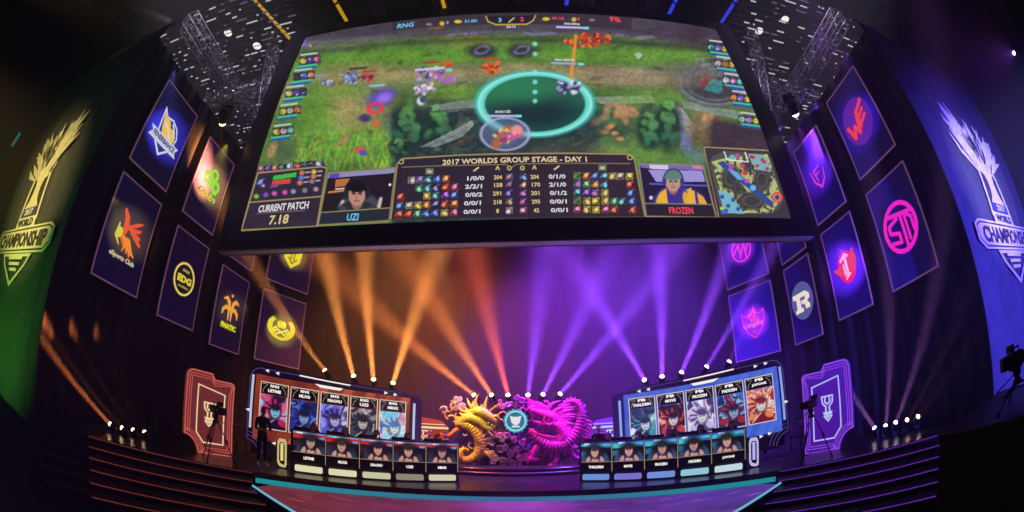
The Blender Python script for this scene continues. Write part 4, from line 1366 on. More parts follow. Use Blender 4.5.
def backdrop_screen(label, L, R, flip, bg, bg2, cards, lamp, tags):
    rz, W = facing(L, R)
    t = thing('backdrop_screen', label, 'screen', (L[0], L[1], 0), rz, 'portrait screens behind the player desks')
    t.rotation_euler = (0, R_(-1.7) if flip else R_(.5), rz)
    t.scale = (1.0, 1.0, 1.06 if flip else 1.055)
    X = lambda x: W - x if flip else x
    H = 2.95
    out = [(.0, .55), (0, 2.55)] + arc(.4, 2.55, .4, PI, PI / 2, 6)[1:] + [(2.0, 2.93), (W - .76, 2.82), (W - .64, 2.72), (W - .16, 2.7), (W, 2.62), (W, 0.1), (.5, .1)] + arc(.0, .1, .45, 0, PI / 2, 8)
    hole = [(.26, .62), (.26, 2.70), (W - .44, 2.62), (W - .44, .62)]
    MB().plate([mirror(out, W, flip), mirror(hole, W, flip)[::-1]], 0, .14).build('frame', material('screen_frame_' + ('b' if flip else 'r'), rgb(70, 56, 96), .4, metal=.3), t)
    MB().plate(mirror([(.2, .15), (.2, 2.74), (W - .36, 2.68), (W - .36, .15)], W, flip), .1, .12).build('back_case', M_black, t)
    gx, gy = unit_grid(200, 90)
    P = Paint(gx * 5.1, gy * 2.1, bg)
    P.mix(fbm(P.X * 1.6, P.Y * 2.2, 3 + flip) * .9, bg2)
    for i in range(12):
        x = rng.uniform(0, 5); P.poly([(x, 0), (x + .25, 0), (x + 1.3, 2.1), (x + 1.0, 2.1)], bg2 if i % 2 else tuple(min(255, v * 1.5 + 20) for v in bg), .4)
    d = picture_mesh('display', P.a, W - .70, 2.05, M_display, t, origin=(.44 if flip else .26, .05, .62))
    # outline lines on the frame, corner arcs
    fl = MB()
    fl.plates(stroke(mirror([(.06, .6), (.06, 2.52)] + arc(.42, 2.5, .36, PI, PI / 2, 6) + [(2.0, 2.86), (W - .8, 2.76)], W, flip), .018), -.012, .02)
    for r_ in (.5, .62, .74): fl.plates(stroke(mirror(arc(.0, .1, r_, .15, PI / 2 * .9, 10), W, flip), .018), -.012, .02)
    fl.build('frame_line', glow('frame_line_' + ('b' if flip else 'r'), rgb(104, 84, 150), .8), t)
    MB().plates([mirror([(.12, .95), (.2, .95), (.2, 2.62), (.12, 2.62)], W, flip), mirror([(W - .34, 1.2), (W - .26, 1.2), (W - .26, 2.45), (W - .34, 2.45)], W, flip)], -.03, .04).build('glow_bar', lamp, t)
    MB().plates([mirror([(1.75, 2.84), (3.55, 2.78), (3.55, 2.82), (1.75, 2.88)], W, flip)], -.03, .04).build('glow_bar', G_white, t)
    MB().plates([mirror([(2.3, 2.68), (3.3, 2.66), (3.2, 2.58), (2.5, 2.59)], W, flip)], -.03, .04).build('glow_bar', G_white, t)
    for (x, z) in ((.62, 2.82), (.98, 2.80), (4.85, 2.70), (5.2, 2.68), (.05, 1.5), (.7, .62), (1.0, .58)):
        s = 1 if x > 2 else -1
        MB().plate(mirror([(x - .06 * s, z - .05), (x + .07 * s, z), (x - .06 * s, z + .05)], W, flip), -.03, .035).build('arrow_light', G_white, t)
    M_title = material('card_title_' + ('b' if flip else 'r'), rgb(26, 22, 28), .5)
    for i, (pal, name) in enumerate(cards):
        x0 = .44 + 1.05 * i
        if flip: x0 = W - (.44 + 1.05 * (4 - i)) - .98
        zt = 2.47
        c = MB().plate([[(x0, 1.0), (x0 + .98, 1.0), (x0 + .98, zt), (x0, zt)], [(x0 + .022, 1.022), (x0 + .022, zt - .022), (x0 + .958, zt - .022), (x0 + .958, 1.022)]], .0, .03).build('portrait_card', glow('card_edge', rgb(232, 214, 190), 1.0), t)
        gx, gy = unit_grid(52, 66, 1.0, 1.25)
        P = Paint(gx, gy); swirl(P, pal, 11 + i + 20 * flip); bust(P, pal, 5 + i + 9 * flip)
        picture_mesh('picture', P.a, (.93), 1.06, M_display, c, origin=(x0 + .025, .02, 1.025))
        MB().plate([(x0 + .025, 2.1), (x0 + .955, 2.1), (x0 + .955, zt - .025), (x0 + .025, zt - .025)], .015, .012).build('title_strip', M_title, c)
        e = MB(); 
        lettering(e, name, 1, x0 + .49, 2.22, .008, width=.07 * len(name) + .1, height=.10, bold=.05, depth=.006); e.build('lettering', G_white, c); e = MB()
        lettering(e, tags, 1, x0 + .49, 2.37, .008, width=.3, height=.09, bold=.05, depth=.006)
        e.build('lettering', G_white, c)
        e = MB()
        for q in (-1, 1):
            e.plates(stroke([(x0 + .49 + q * .24, 2.4), (x0 + .49 + q * .36, 2.28), (x0 + .49 + q * .4, 2.14)], .02) + stroke([(x0 + .49 + q * .3, 2.42), (x0 + .49 + q * .41, 2.4)], .03), .008, .006)
        e.build('title_ornament', glow('ornament', rgb(180, 160, 130), .7), c)
    lg = MB()
    for x in (.9, 2.9, 4.9): lg.bevel_box((X(x), .3, .05), (.1, .7, .1), .02); lg.tube([(X(x), .18, 2.4), (X(x), .55, .08)], .025, 6)
    lg.build('brace', M_black2, t)
    return t


PALL = [([(20, 10, 40), (40, 60, 170), (200, 30, 80), (120, 220, 240), (230, 90, 130), (30, 20, 60)], 'LETME'),
        ([(20, 20, 50), (30, 50, 140), (70, 110, 210), (30, 24, 60), (150, 170, 230)], 'MLXG'),
        ([(40, 30, 90), (90, 90, 200), (150, 150, 240), (40, 30, 70), (200, 190, 240)], 'XIAOHU'),
        ([(24, 22, 34), (60, 66, 90), (30, 28, 44), (140, 140, 150), (220, 200, 190)], 'UZI'),
        ([(110, 200, 230), (230, 235, 245), (150, 210, 235), (220, 110, 140), (240, 240, 250), (60, 110, 170)], 'MING')]
PALR = [([(230, 235, 245), (40, 60, 90), (24, 34, 60), (60, 150, 170), (210, 225, 240)], 'THALDRIN'),
        ([(235, 235, 240), (60, 30, 44), (30, 24, 40), (200, 60, 60), (235, 225, 230)], 'MOVE'),
        ([(240, 240, 250), (200, 190, 235), (110, 90, 170), (240, 235, 250), (80, 60, 110)], 'FROZEN'),
        ([(30, 30, 80), (60, 100, 190), (150, 190, 230), (40, 30, 60), (160, 40, 60)], 'PADDEN'),
        ([(180, 40, 40), (235, 220, 215), (220, 90, 60), (245, 240, 240), (120, 24, 40), (230, 140, 90)], 'JAPONE')]
backdrop_screen('wide red-toned screen with five portrait cards behind the left player desk', (-8.52, 11.68), (-3.36, 15.16), False, (176, 70, 36), (92, 30, 24), PALL, glow('bar_pale', rgb(190, 200, 220), 1.0), 'RNG')
backdrop_screen('wide blue-toned screen with five portrait cards behind the right player desk', (3.5, 15.16), (8.66, 11.62), True, (44, 74, 190), (90, 120, 220), PALR, glow('bar_blue', rgb(140, 170, 250), 1.0), 'FB')


# ---- player desks
def player_desk(label, L, R, tint, names, base_cols, seeds):
    rz, W = facing(L, R)
    t = thing('player_desk', label, 'desk', (L[0], L[1], 0), rz, 'long player desks')
    n = 5; w = W / n
    bd = MB()
    bd.bevel_box((W / 2, .06, .78), (W, .10, 1.0), .015)
    for x in (.03, W - .03): bd.bevel_box((x, .42, .62), (.06, .74, 1.24), .015)
    bd.bevel_box((W / 2, .14, .16), (W - .1, .24, .3), .02)
    bd.build('body', M_black, t)
    MB().bevel_box((W / 2, .5, .79), (W - .1, .78, .05), .012).build('desktop', M_black2, t)
    for i in range(n):
        x0 = .05 + i * (W - .1) / n; ww = (W - .1) / n
        c = MB().plate([[(x0 + .005, .32), (x0 + ww - .005, .32), (x0 + ww - .005, 1.26), (x0 + .005, 1.26)]], -.02, .03).build('portrait_panel', material('panel_face', rgb(20, 22, 34), .4), t)
        gx, gy = unit_grid(64, 48, 1.0, .68)
        P = Paint(gx, .68 - gy)
        r = np.random.default_rng(seeds + i)
        P.a[:] = np.array(tint[0]) / 255
        P.rect(0, 0, 1, .07, tint[2]); P.poly([(0, .07), (1, .05), (1, .15 + .1 * r.random()), (0, .12 + .14 * r.random())], tint[1]); P.el(.86, .42, .2, .24, (14, 14, 20), .6); P.el(.1, .5, .2, .2, (16, 16, 22), .6); P.rect(.1 + .1 * (i % 3), .02, .3 + .1 * (i % 3), .07, (240, 240, 245))
        P.poly([(0, .32), (.22, .28), (.22, .44), (0, .5)], tint[3]); P.rect(.8, .12, .98, .2, tint[2])
        cx = .5 + r.uniform(-.05, .06)
        jersey = tint[4]
        P.el(cx - .3, .6, .16, .26, tint[5], .3, .9, .2); P.el(cx + .3, .6, .16, .26, tint[5], .3, .9, -.2)
        P.el(cx, .36, .33, .34, (18, 18, 24), .5, .8)
        draw_head(P, cx, .30, .185, tuple(np.array((30, 24, 26)) + r.uniform(0, 26, 3)), tuple(np.array((206, 150, 132)) * r.uniform(.85, 1.05)), jersey, (214, 160, 140), (26, 26, 34))
        P.el(cx - .05, .64, .07, .07, (206, 150, 132), .4); P.el(cx + .07, .65, .07, .06, (206, 150, 132), .4)
        picture_mesh('camera_picture', P.a, ww - .05, .60, M_display, c, origin=(x0 + .025, -.026, .64))
        MB().plates(stroke([(x0 + .02, .625), (x0 + ww - .02, .625)], .012) + stroke([(x0 + ww - .004, .33), (x0 + ww - .004, 1.25)], .016), -.03, .012).build('divider_line', glow('divider', rgb(190, 170, 130), .8), c)
        e = MB(); lettering(e, names[i], 1, x0 + ww / 2, .47, -.03, width=.052 * len(names[i]) + .05, height=.085, bold=.05, depth=.008); e.build('lettering', G_white, c)
        b = MB().bevel_box((x0 + ww / 2, -.06, .15), (ww * .82, .16, .18), .035)
        b.build('base_light', base_cols[i], t)
    return t, W


warm = [glow('base_warm_%d' % i, rgb(*c), .95) for i, c in enumerate([(236, 226, 184), (234, 224, 184), (206, 206, 170), (150, 140, 122), (216, 210, 178)])]
cool = [glow('base_cool_%d' % i, rgb(*c), .95) for i, c in enumerate([(110, 150, 226), (124, 118, 210), (120, 150, 226), (150, 206, 226), (200, 226, 236)])]
DL, DR = ((-6.3, 10.98), (-1.72, 13.22)), ((1.93, 13.2), (6.40, 10.80))
TL_ = ((26, 22, 34), (190, 40, 44), (120, 150, 200), (60, 30, 40), (30, 30, 44), (52, 56, 80))
TR_ = ((30, 34, 60), (70, 190, 200), (60, 90, 190), (40, 110, 140), (36, 38, 90), (60, 80, 120))
deskL, DW = player_desk('long black player desk with five player pictures and cream base lights, left of the dragons', *DL, TL_, ['LETME', 'MLXG', 'XIAOHU', 'UZI', 'MING'], warm, 40)
deskR, DW2 = player_desk('long black player desk with five player pictures and blue base lights, right of the dragons', *DR, TR_, ['THALDRIN', 'MOVE', 'FROZEN', 'PADDEN', 'JAPONE'], cool, 60)


def on_desk(side, x, y, z=0.0):
    L, R = DL if side < 0 else DR
    rz, W = facing(L, R)
    c, s = math.cos(rz), math.sin(rz)
    return Vector((L[0] + x * c - y * s, L[1] + x * s + y * c, z)), rz


ORD = ['first', 'second', 'third', 'fourth', 'fifth', 'sixth', 'seventh', 'eighth', 'ninth']

# ---- monitors on the desks
def computer_monitor(loc, rz, label):
    t = thing('computer_monitor', label, 'monitor', loc, rz, 'monitors on the player desks')
    MB().bevel_box((0, 0, .37), (.54, .04, .34), .012).build('casing', M_black, t)
    st = MB().bevel_box((0, .0, .01), (.26, .2, .02), .006); st.tube([(0, -.01, .02), (0, -.03, .3)], .02, 8); st.build('stand', M_black2, t)
    gx, gy = unit_grid(8, 6)
    P = Paint(gx, gy, (60, 90, 70)); P.mix(fbm(P.X * 3, P.Y * 3, 5), (110, 120, 80))
    p = picture_mesh('display', P.a, .5, .29, M_display, t, origin=(-.25, 0, 0))
    p.data.transform(Matrix.Translation((0, .022, .225)) @ Matrix.Rotation(PI, 4, 'Z'))
    return t


proto = None
for s, W, wd in ((-1, DW, 'left'), (1, DW2, 'right')):
    for i in range(5):
        loc, rz = on_desk(s, .05 + (i + .28) * (W - .1) / 5, .34, .815)
        lab = 'black monitor seen from behind on the %s desk, %s from its left end' % (wd, ORD[i])
        if proto is None: proto = computer_monitor(loc, rz, lab)
        else:
            c = copy_tree(proto); c.location = loc; c.rotation_euler = (0, 0, rz); c['label'] = lab


# ---- light totems at the desk ends
def totem(loc, rz, label, core, rim):
    t = thing('light_totem', label, 'lamp', loc, rz, 'light totems at the desk ends')
    t.scale = (.8, .8, .92)
    o_ = [(-.14, .08), (.1, .0), (.16, .12), (.16, .86), (.1, .98), (-.14, .98), (-.2, .86), (-.2, .2)]
    MB().plate([o_, xf(o_, .62, .78, 0, -.008, .11)[::-1]], -.05, .12).build('rim', rim, t)
    MB().plate(xf(o_, .9, .95, 0, 0, .02), .0, .06).build('back', M_black, t)
    MB().tube([(-.02, -.02, .26), (-.02, -.02, .84)], .055, 10).build('tube_light', core, t)
    MB().bevel_box((0, .03, .02), (.4, .2, .04), .01).build('base', M_black2, t)
    return t


totem((-6.72, 11.22, 0), R_(26), 'small upright cream-rimmed light with a yellow tube by the left desk', glow('tube_yellow', rgb(240, 220, 120), 1.0), glow('rim_cream', rgb(214, 196, 140), .9))
totem((6.76, 10.96, 0), R_(-28), 'small upright white-rimmed light with a violet tube by the right desk', glow('tube_violet', rgb(190, 180, 255), 1.0), glow('rim_white', rgb(200, 200, 240), .9))


# ---- side booths between the screens and the dragons
def side_booth(label, cx, y, flip, board, strip, emb):
    t = thing('side_booth', label, 'booth', (cx, y, 0), R_(12 if flip else -12) * -1, 'lit booths beside the dragons')
    W = 1.56
    out = [(-W / 2, 0), (W / 2, 0), (W / 2, 1.7), (W / 2 - .25, 1.95), (-W / 2, 2.15)]
    out = mirror([(x + W / 2, z) for x, z in out], W, flip); out = [(x - W / 2, z) for x, z in out]
    MB().plate(out, 0, .25).build('back_panel', board, t)
    MB().plates([[(-W / 2, 1.62), (W / 2, 1.62), (W / 2, 1.7), (-W / 2, 1.7)], [(-W / 2, 1.78), (W / 2 * .8, 1.78), (W / 2 * .8, 1.81), (-W / 2, 1.81)]], -.05, .05).build('light_strip', strip, t)
    MB().plates(trophy_lines(.62, 0.1 if flip else -.1, 1.2), -.03, .03).build('trophy_emblem', emb, t)
    MB().bevel_box((0, -.5, .9), (W * .8, .4, .06), .02).bevel_box((0, -.34, .44), (W * .76, .06, .88), .02).build('counter', M_black, t)
    return t


side_booth('orange-lit booth with a glowing strip and trophy mark left of the gold dragon', -3.35, 16.4, False, material('booth_orange', rgb(150, 66, 44), .5, emit=rgb(150, 60, 34), power=.7), glow('strip_cream', rgb(250, 224, 180), 1.0), glow('emb_cream', rgb(250, 226, 190), 1.0))
side_booth('violet-lit booth with a glowing strip and trophy mark right of the magenta dragon', 3.6, 16.4, True, material('booth_violet', rgb(110, 60, 190), .5, emit=rgb(100, 52, 190), power=.8), glow('strip_ice', rgb(196, 210, 255), 1.0), glow('emb_ice', rgb(220, 220, 255), 1.0))

# ---- the dragon relief
M_gold = material('gold_leaf', rgb(232, 200, 70), .4, metal=.25, bump=.4, scale=22, emit=rgb(200, 170, 30), power=.0)
M_magenta = material('magenta_lacquer', rgb(226, 40, 190), .4, metal=.15, bump=.4, scale=22)
M_cloudr = material('mauve_cloud', rgb(206, 178, 186), .7, bump=.3, scale=14)
M_cloudp = material('violet_cloud', rgb(176, 120, 186), .7, bump=.3, scale=14)
M_claw = material('copper_claw', rgb(226, 120, 70), .5, bump=.3, scale=20)
DY = 16.1
PXM = 16.3 / FPX


def dp(px, py, y=0.0):
    p = at(px, py, DY)
    return Vector((p.x, DY + y, max(p.z, .2)))


def rope(pts, r, mat, name, parent, y=0.0, n=10, sub=6, mb=None, ridge=0):
    """A tapering limb through photo points with radii in photo pixels."""
    P3 = [Vector((p[0], p[1], p[2] if len(p) > 2 else 0)) for p in pts]
    sm = smooth_path([tuple(p) for p in P3], sub)
    rr = smooth_path([(q, 0, 0) for q in r], sub)
    C = [dp(p.x, p.y, y - p.z * PXM) for p in sm]
    Rm = [max(.01, q.x * PXM) for q in rr]
    own = mb is None
    mb = mb or MB()
    mb.tube(C, Rm, n)
    if ridge:
        for i in range(1, len(C) - 1, 2):
            tng = (C[i + 1] - C[i - 1]).normalized()
            nrm = Vector((tng.z, 0, -tng.x)) * ridge
            tip = C[i] + nrm * Rm[i] * 1.75 - tng * Rm[i] * .6
            mb.tube([C[i] + nrm * Rm[i] * .5, tip], [Rm[i] * .45, .005], 5)
            # belly plates
            mb.tube([C[i] - nrm * Rm[i] * .8 + Vector((0, -Rm[i] * .6, 0)), C[i] + nrm * Rm[i] * .3 + Vector((0, -Rm[i] * 1.02, 0))], [Rm[i] * .16, Rm[i] * .1], 5)
    return mb.build(name, mat, parent) if own else mb


def cloud_swirl(px, py, s, mat, y, label=None, group=None, parent=None, seed=0):
    r = random.Random(seed)
    mb = MB()
    for k in range(5):
        a = r.uniform(0, 6.28); cx, cy = px + math.cos(a) * s * .75, py + math.sin(a) * s * .5
        q = s * r.uniform(.35, .55)
        sp = [(cx + q * (1 - i / 16) * math.cos(i * .75 + a), cy + q * (1 - i / 16) * math.sin(i * .75 + a)) for i in range(14)]
        C = [dp(x, z, y - .02 * k) for x, z in sp]
        mb.tube(C, [max(.012, q * PXM * .30 * (1 - i / 20)) for i in range(len(C))], 7)
        p = dp(cx, cy, y + .06); mb.ball(p, (q * PXM * .9, .10, q * PXM * .8), nu=14, nv=8)
    return mb


base = thing('dragon_plinth', 'low dark rounded plinth under the gold and magenta dragons', 'plinth', (0.05, 15.35, 0))
mb = MB()
vs = []
for (k, z) in ((1.0, 0), (1.0, .12), (.95, .15), (.95, .26), (.9, .3)): vs.append((k, z))
n = 40; P_, F_ = [], []
for k, z in vs:
    for i in range(n): P_.append((2.35 * k * math.cos(2 * PI * i / n), .5 * k * math.sin(2 * PI * i / n), z))
for j in range(len(vs) - 1):
    for i in range(n): F_.append((j * n + i, j * n + (i + 1) % n, (j + 1) * n + (i + 1) % n, (j + 1) * n + i))
F_.append(tuple((len(vs) - 1) * n + i for i in range(n)))
mb.add(P_, F_).build('body', M_deck, base)
MB().tube([(2.36 * math.cos(2 * PI * i / n), .51 * math.sin(2 * PI * i / n), .12) for i in range(n)], .012, 6, closed=True).build('rim_light', glow('plinth_line', rgb(120, 60, 150), .6), base)

board = thing('relief_board', 'dark scalloped board of swirling violet clouds behind the two dragons', 'sculpture', (0, 0, 0))
bp = []
for a in range(48):
    th = 2 * PI * a / 48
    q = 1 + .05 * math.cos(th * 9)
    p = dp(515 + 66 * q * math.cos(th), 437 - 33 * q * math.sin(th)); bp.append((p.x, max(.05, p.z)))
MB().plate(bp, DY + .22, .12).build('board', material('board_dark', rgb(54, 34, 66), .7), board)
mb = MB()
for i, (x, y, s) in enumerate(((508, 440, 8), (520, 446, 8), (505, 452, 8), (530, 458, 7), (515, 460, 8), (498, 462, 7), (545, 462, 6))): 
    m2 = cloud_swirl(x, y, s, M_cloudp, .14, seed=70 + i); mb.add(m2.v, m2.f, True)
mb.build('cloud', M_cloudp, board)
lg = MB()
for x in (-1.9, 0, 1.9): lg.tube([(x, DY + .36, 1.3), (x, DY + .9, .02)], .03, 6)
lg.build('brace', M_black2, board)

gd = thing('dragon_sculpture', 'gold dragon relief with curling body and open jaws on the left of the medallion', 'sculpture', (0, 0, 0), 0, 'dragon reliefs')
rope([(456, 424, 2), (463, 424, 3), (472, 428, 4), (479, 437, 5), (481, 447, 5), (476, 456, 5), (467, 460, 5), (461, 455, 5), (464, 449, 4), (469, 450, 3)], [3.4, 4.2, 4.8, 5, 4.8, 4.4, 3.8, 3, 2.2, 1.2], M_gold, 'body', gd, ridge=-1)
rope([(459, 425, 2), (468, 418, 4), (478, 420, 5), (486, 426, 5)], [3.4, 5.4, 5.6, 4.4], M_gold, 'neck', gd, ridge=-1)
hd = MB()
rope([(474, 412, 6), (481, 412, 7), (489, 416, 8), (497, 422, 8)], [4.6, 5.4, 4.4, 2.4], None, '', None, mb=hd)
rope([(480, 422, 6), (487, 427, 7), (494, 430, 7)], [3.2, 2.6, 1.4], None, '', None, mb=hd)
for (x, y) in ((489, 422), (492, 424), (495, 425.5)): rope([(x, y, 9), (x + .5, y + 3, 9)], [.8, .1], None, '', None, mb=hd, n=5, sub=2)
rope([(493, 417, 9), (497, 416.5, 9), (499, 419, 9)], [1.6, 1.8, 1.2], None, '', None, mb=hd)
p = dp(483, 411, -.42); hd.ball(p, .06)
hd.build('head', M_gold, gd)
for a in (((478, 410, 6), (476, 402, 6), (479, 394, 6)), ((485, 410, 6), (486, 403, 6), (488, 396, 6))):
    rope(list(a), [2.0, 1.5, .2], M_gold, 'horn', gd)
mn = MB()
for i in range(13):
    a = PI * (.5 + .95 * i / 12)
    x0, y0 = 477, 414
    l = 10 + 5 * ((i * 7) % 3)
    rope([(x0 + 3 * math.cos(a), y0 - 3 * math.sin(a), 4), (x0 + l * .6 * math.cos(a + .15), y0 - l * .6 * math.sin(a + .15), 4), (x0 + l * math.cos(a), y0 - l * .9 * math.sin(a), 3)], [1.9, 1.5, .15], None, '', None, mb=mn, n=6, sub=3)
mn.build('mane', M_gold, gd)
for k, (pts, nm) in enumerate((([(478, 444, 5), (484, 451, 6), (488, 454, 6)], 'foreleg'), ([(459, 428, 2), (452, 434, 3), (447, 437, 3)], 'foreleg'))):
    lm = MB(); rope(pts, [2.8, 2.4, 2.0], None, '', None, mb=lm)
    x, y, _ = pts[-1]; s = 1 if k == 0 else -1
    for q in range(4):
        a = (-.7 + q * .5)
        rope([(x, y, 6), (x + s * 5 * math.cos(a), y + 5 * math.sin(a), 7), (x + s * 9 * math.cos(a), y + 7 * math.sin(a) + 1.5, 6)], [1.3, 1.1, .15], None, '', None, mb=lm, n=6, sub=3)
    lm.build(nm, M_gold if k == 0 else M_claw, gd)
wk = MB()
for pts in (((496, 417, 8), (503, 412, 8), (510, 414, 7)), ((495, 419, 8), (503, 420, 9), (508, 424, 8)), ((490, 411, 7), (499, 405, 7), (506, 405, 6)), ((488, 430, 7), (494, 436, 7), (502, 434, 7))):
    rope(list(pts), [.9, .7, .15], None, '', None, mb=wk, n=6, sub=4)
wk.build('whiskers', M_gold, gd)

md = thing('dragon_sculpture', 'magenta dragon relief with a looped tail and swept mane on the right of the medallion', 'sculpture', (0, 0, 0), 0, 'dragon reliefs')
rope([(530, 430, 4), (540, 440, 5), (552, 446, 6), (565, 444, 6), (575, 434, 5), (580, 421, 4), (580, 410, 3), (574, 402, 3), (566, 403, 3), (563, 410, 3), (567, 415, 3)], [3.4, 5.2, 6.6, 6.4, 5.2, 4.4, 3.6, 3, 2.4, 1.7, .8], M_magenta, 'body', md, ridge=1)
rope([(553, 446, 5), (562, 436, 6), (558, 426, 7), (549, 424, 7)], [5.6, 6, 5.6, 4.6], M_magenta, 'neck', md, ridge=1)
hd = MB()
rope([(556, 420, 7), (548, 416, 8), (539, 413, 8), (530, 410, 8)], [5, 5.6, 4.2, 2.4], None, '', None, mb=hd)
rope([(550, 426, 7), (541, 424, 8), (533, 421, 8)], [3.2, 2.6, 1.2], None, '', None, mb=hd)
for (x, y) in ((534, 415), (538, 417), (542, 418.5)): rope([(x, y, 9), (x - .4, y + 3, 9)], [.8, .1], None, '', None, mb=hd, n=5, sub=2)
hd.tube([dp(548 + 5 * math.cos(i * .52), 420 + 4.6 * math.sin(i * .52), -.46) for i in range(12)], .035, 7, closed=True)
hd.ball(dp(548, 420, -.42), .07)
hd.build('head', M_magenta, md)
for a in (((552, 413, 7), (560, 408, 7), (566, 409, 6)), ((546, 411, 7), (552, 404, 7), (560, 401, 6))):
    rope(list(a), [2.0, 1.6, .2], M_magenta, 'horn', md)
mn = MB()
for i in range(14):
    y0 = 407 + i * 2.0
    rope([(553, 414 + i * .9, 6), (562 + (i % 3) * 2, y0, 6), (571 + (i * 5) % 7, y0 - 3 + i * .6, 5)], [1.6, 1.5, .15], None, '', None, mb=mn, n=6, sub=3)
for i in range(6):
    rope([(549, 410, 6), (540 - i * 1.4, 404 + i * .6, 6), (529 - i, 400 + i * 2.6, 5)], [1.5, 1.3, .15], None, '', None, mb=mn, n=6, sub=3)
mn.build('mane', M_magenta, md)
for k, pts in enumerate(([(540, 442, 5), (534, 450, 6), (532, 456, 6)], [(568, 448, 5), (573, 456, 6), (578, 458, 6)], [(556, 450, 5), (556, 459, 6), (552, 463, 6)])):
    lm = MB(); rope(pts, [3, 2.5, 1.9], None, '', None, mb=lm)
    x, y, _ = pts[-1]
    for q in range(4):
        a = 2.6 - q * .55 if k != 1 else -.4 + q * .5
        rope([(x, y, 6), (x + 4 * math.cos(a), y + 3.4 * math.sin(a), 7), (x + 8 * math.cos(a), y + 5 * math.sin(a) + 1.4, 6)], [1.2, 1.0, .15], None, '', None, mb=lm, n=6, sub=3)
    lm.build('foreleg' if k == 0 else 'hind_leg', M_magenta, md)
rope([(578, 450, 4), (582, 459, 4), (575, 466, 4), (562, 467, 4), (548, 467, 4)], [2.6, 2.2, 1.8, 1.4, .5], M_magenta, 'tail', md)
wk = MB()
for i in range(6): rope([(576, 424 + i * 3, 3), (585, 420 + i * 3.4, 3), (592 - i, 424 + i * 4, 3), (588, 430 + i * 3.4, 3)], [1.2, 1.3, .9, .15], None, '', None, mb=wk, n=6, sub=3)
wk.build('side_fins', M_magenta, md)

# carved extras: scale bands round the gold body, swept hair strands, curls
def bands(pts, r, parent, mat, y=0.0, step=2):
    mb = MB()
    sm = smooth_path([(p[0], p[1], p[2]) for p in pts], 8)
    rr = smooth_path([(q, 0, 0) for q in r], 8)
    for i in range(1, len(sm) - 1, step):
        C = dp(sm[i].x, sm[i].y, y - sm[i].z * PXM); N = dp(sm[i + 1].x, sm[i + 1].y, y - sm[i + 1].z * PXM)
        t_ = (N - C).normalized(); R1 = max(.012, rr[i].x * PXM)
        u = t_.cross(Vector((0, 1, 0))).normalized(); w_ = u.cross(t_)
        mb.tube([C + (u * math.cos(2 * PI * k / 12) + w_ * math.sin(2 * PI * k / 12)) * R1 for k in range(12)], R1 * .16, 5, closed=True)
    return mb.build('scale_bands', mat, parent)


GB = [(456, 424, 2), (463, 424, 3), (472, 428, 4), (479, 437, 5), (481, 447, 5), (476, 456, 5), (467, 460, 5), (461, 455, 5), (464, 449, 4)]
bands(GB, [3.4, 4.2, 4.8, 5, 4.8, 4.4, 3.8, 3, 2.2], gd, material('gold_dark', rgb(170, 130, 40), .5, metal=.2))
MBD = [(530, 430, 4), (540, 440, 5), (552, 446, 6), (565, 444, 6), (575, 434, 5), (580, 421, 4), (580, 410, 3), (574, 402, 3), (566, 403, 3)]
bands(MBD, [3.4, 5.2, 6.6, 6.4, 5.2, 4.4, 3.6, 3, 2.4], md, material('magenta_dark', rgb(130, 20, 110), .5))
r = random.Random(5)
ex = MB()
for i in range(26):
    x, y = r.uniform(449, 492), r.uniform(402, 456)
    a = r.uniform(0, 6.28); q = r.uniform(3, 6)
    pts = [(x + q * (1 - k / 9) * math.cos(a + k * .55), y + q * (1 - k / 9) * math.sin(a + k * .55), 1) for k in range(8)]
    rope(pts, [1.1 - .11 * k for k in range(8)], None, '', None, y=-.05, mb=ex, n=6, sub=2)
ex.build('flame_curls', M_gold, gd)
ex = MB()
for i in range(40):
    x, y = r.uniform(522, 588), r.uniform(402, 462)
    a = r.uniform(0, 6.28); q = r.uniform(3, 7)
    pts = [(x + q * (1 - k / 9) * math.cos(a + k * .5), y + q * (1 - k / 9) * math.sin(a + k * .5), 1) for k in range(8)]
    rope(pts, [1.15 - .11 * k for k in range(8)], None, '', None, y=-.05, mb=ex, n=6, sub=2)
for i in range(14):
    rope([(528 + i * 1.2, 428 + i * 1.5, 3), (538 + i * 2, 434 + i * 1.2, 6), (556 + i * 1.5, 436 + i * .8, 7), (574, 428 + i * 1.4, 5)], [.3, .9, .8, .2], None, '', None, y=-.12, mb=ex, n=5, sub=3)
ex.build('flame_curls', M_magenta, md)

for i, (x, y, s, m, lab) in enumerate(((451, 410, 9, M_cloudr, 'grey-mauve cloud swirl at the far left of the gold dragon'), (459, 403, 7, M_cloudr, 'small grey-mauve cloud swirl above the left shoulder of the gold dragon'), (497, 438, 7, M_cloudr, 'dim gold-grey cloud swirl under the jaws of the gold dragon'), (503, 404, 6, M_cloudr, 'pale cloud swirl above the whiskers of the gold dragon'),
                                     (516, 402, 8, M_cloudp, 'pink cloud swirl directly above the teal medallion'), (526, 404, 6, M_magenta, 'magenta cloud swirl at the upper left of the magenta dragon'), (487, 443, 6, M_cloudr, 'small grey cloud swirl above the claw of the gold dragon'))):
    mb = cloud_swirl(x, y, s, m, .02, seed=i)
    for q in range(1): mb.tube([dp(x, y, .1), dp(x, y, .3)], .05, 6)
    o = mb.build('cloud_ornament', m); props(o, lab, 'ornament', 'cloud swirls on the dragon relief')

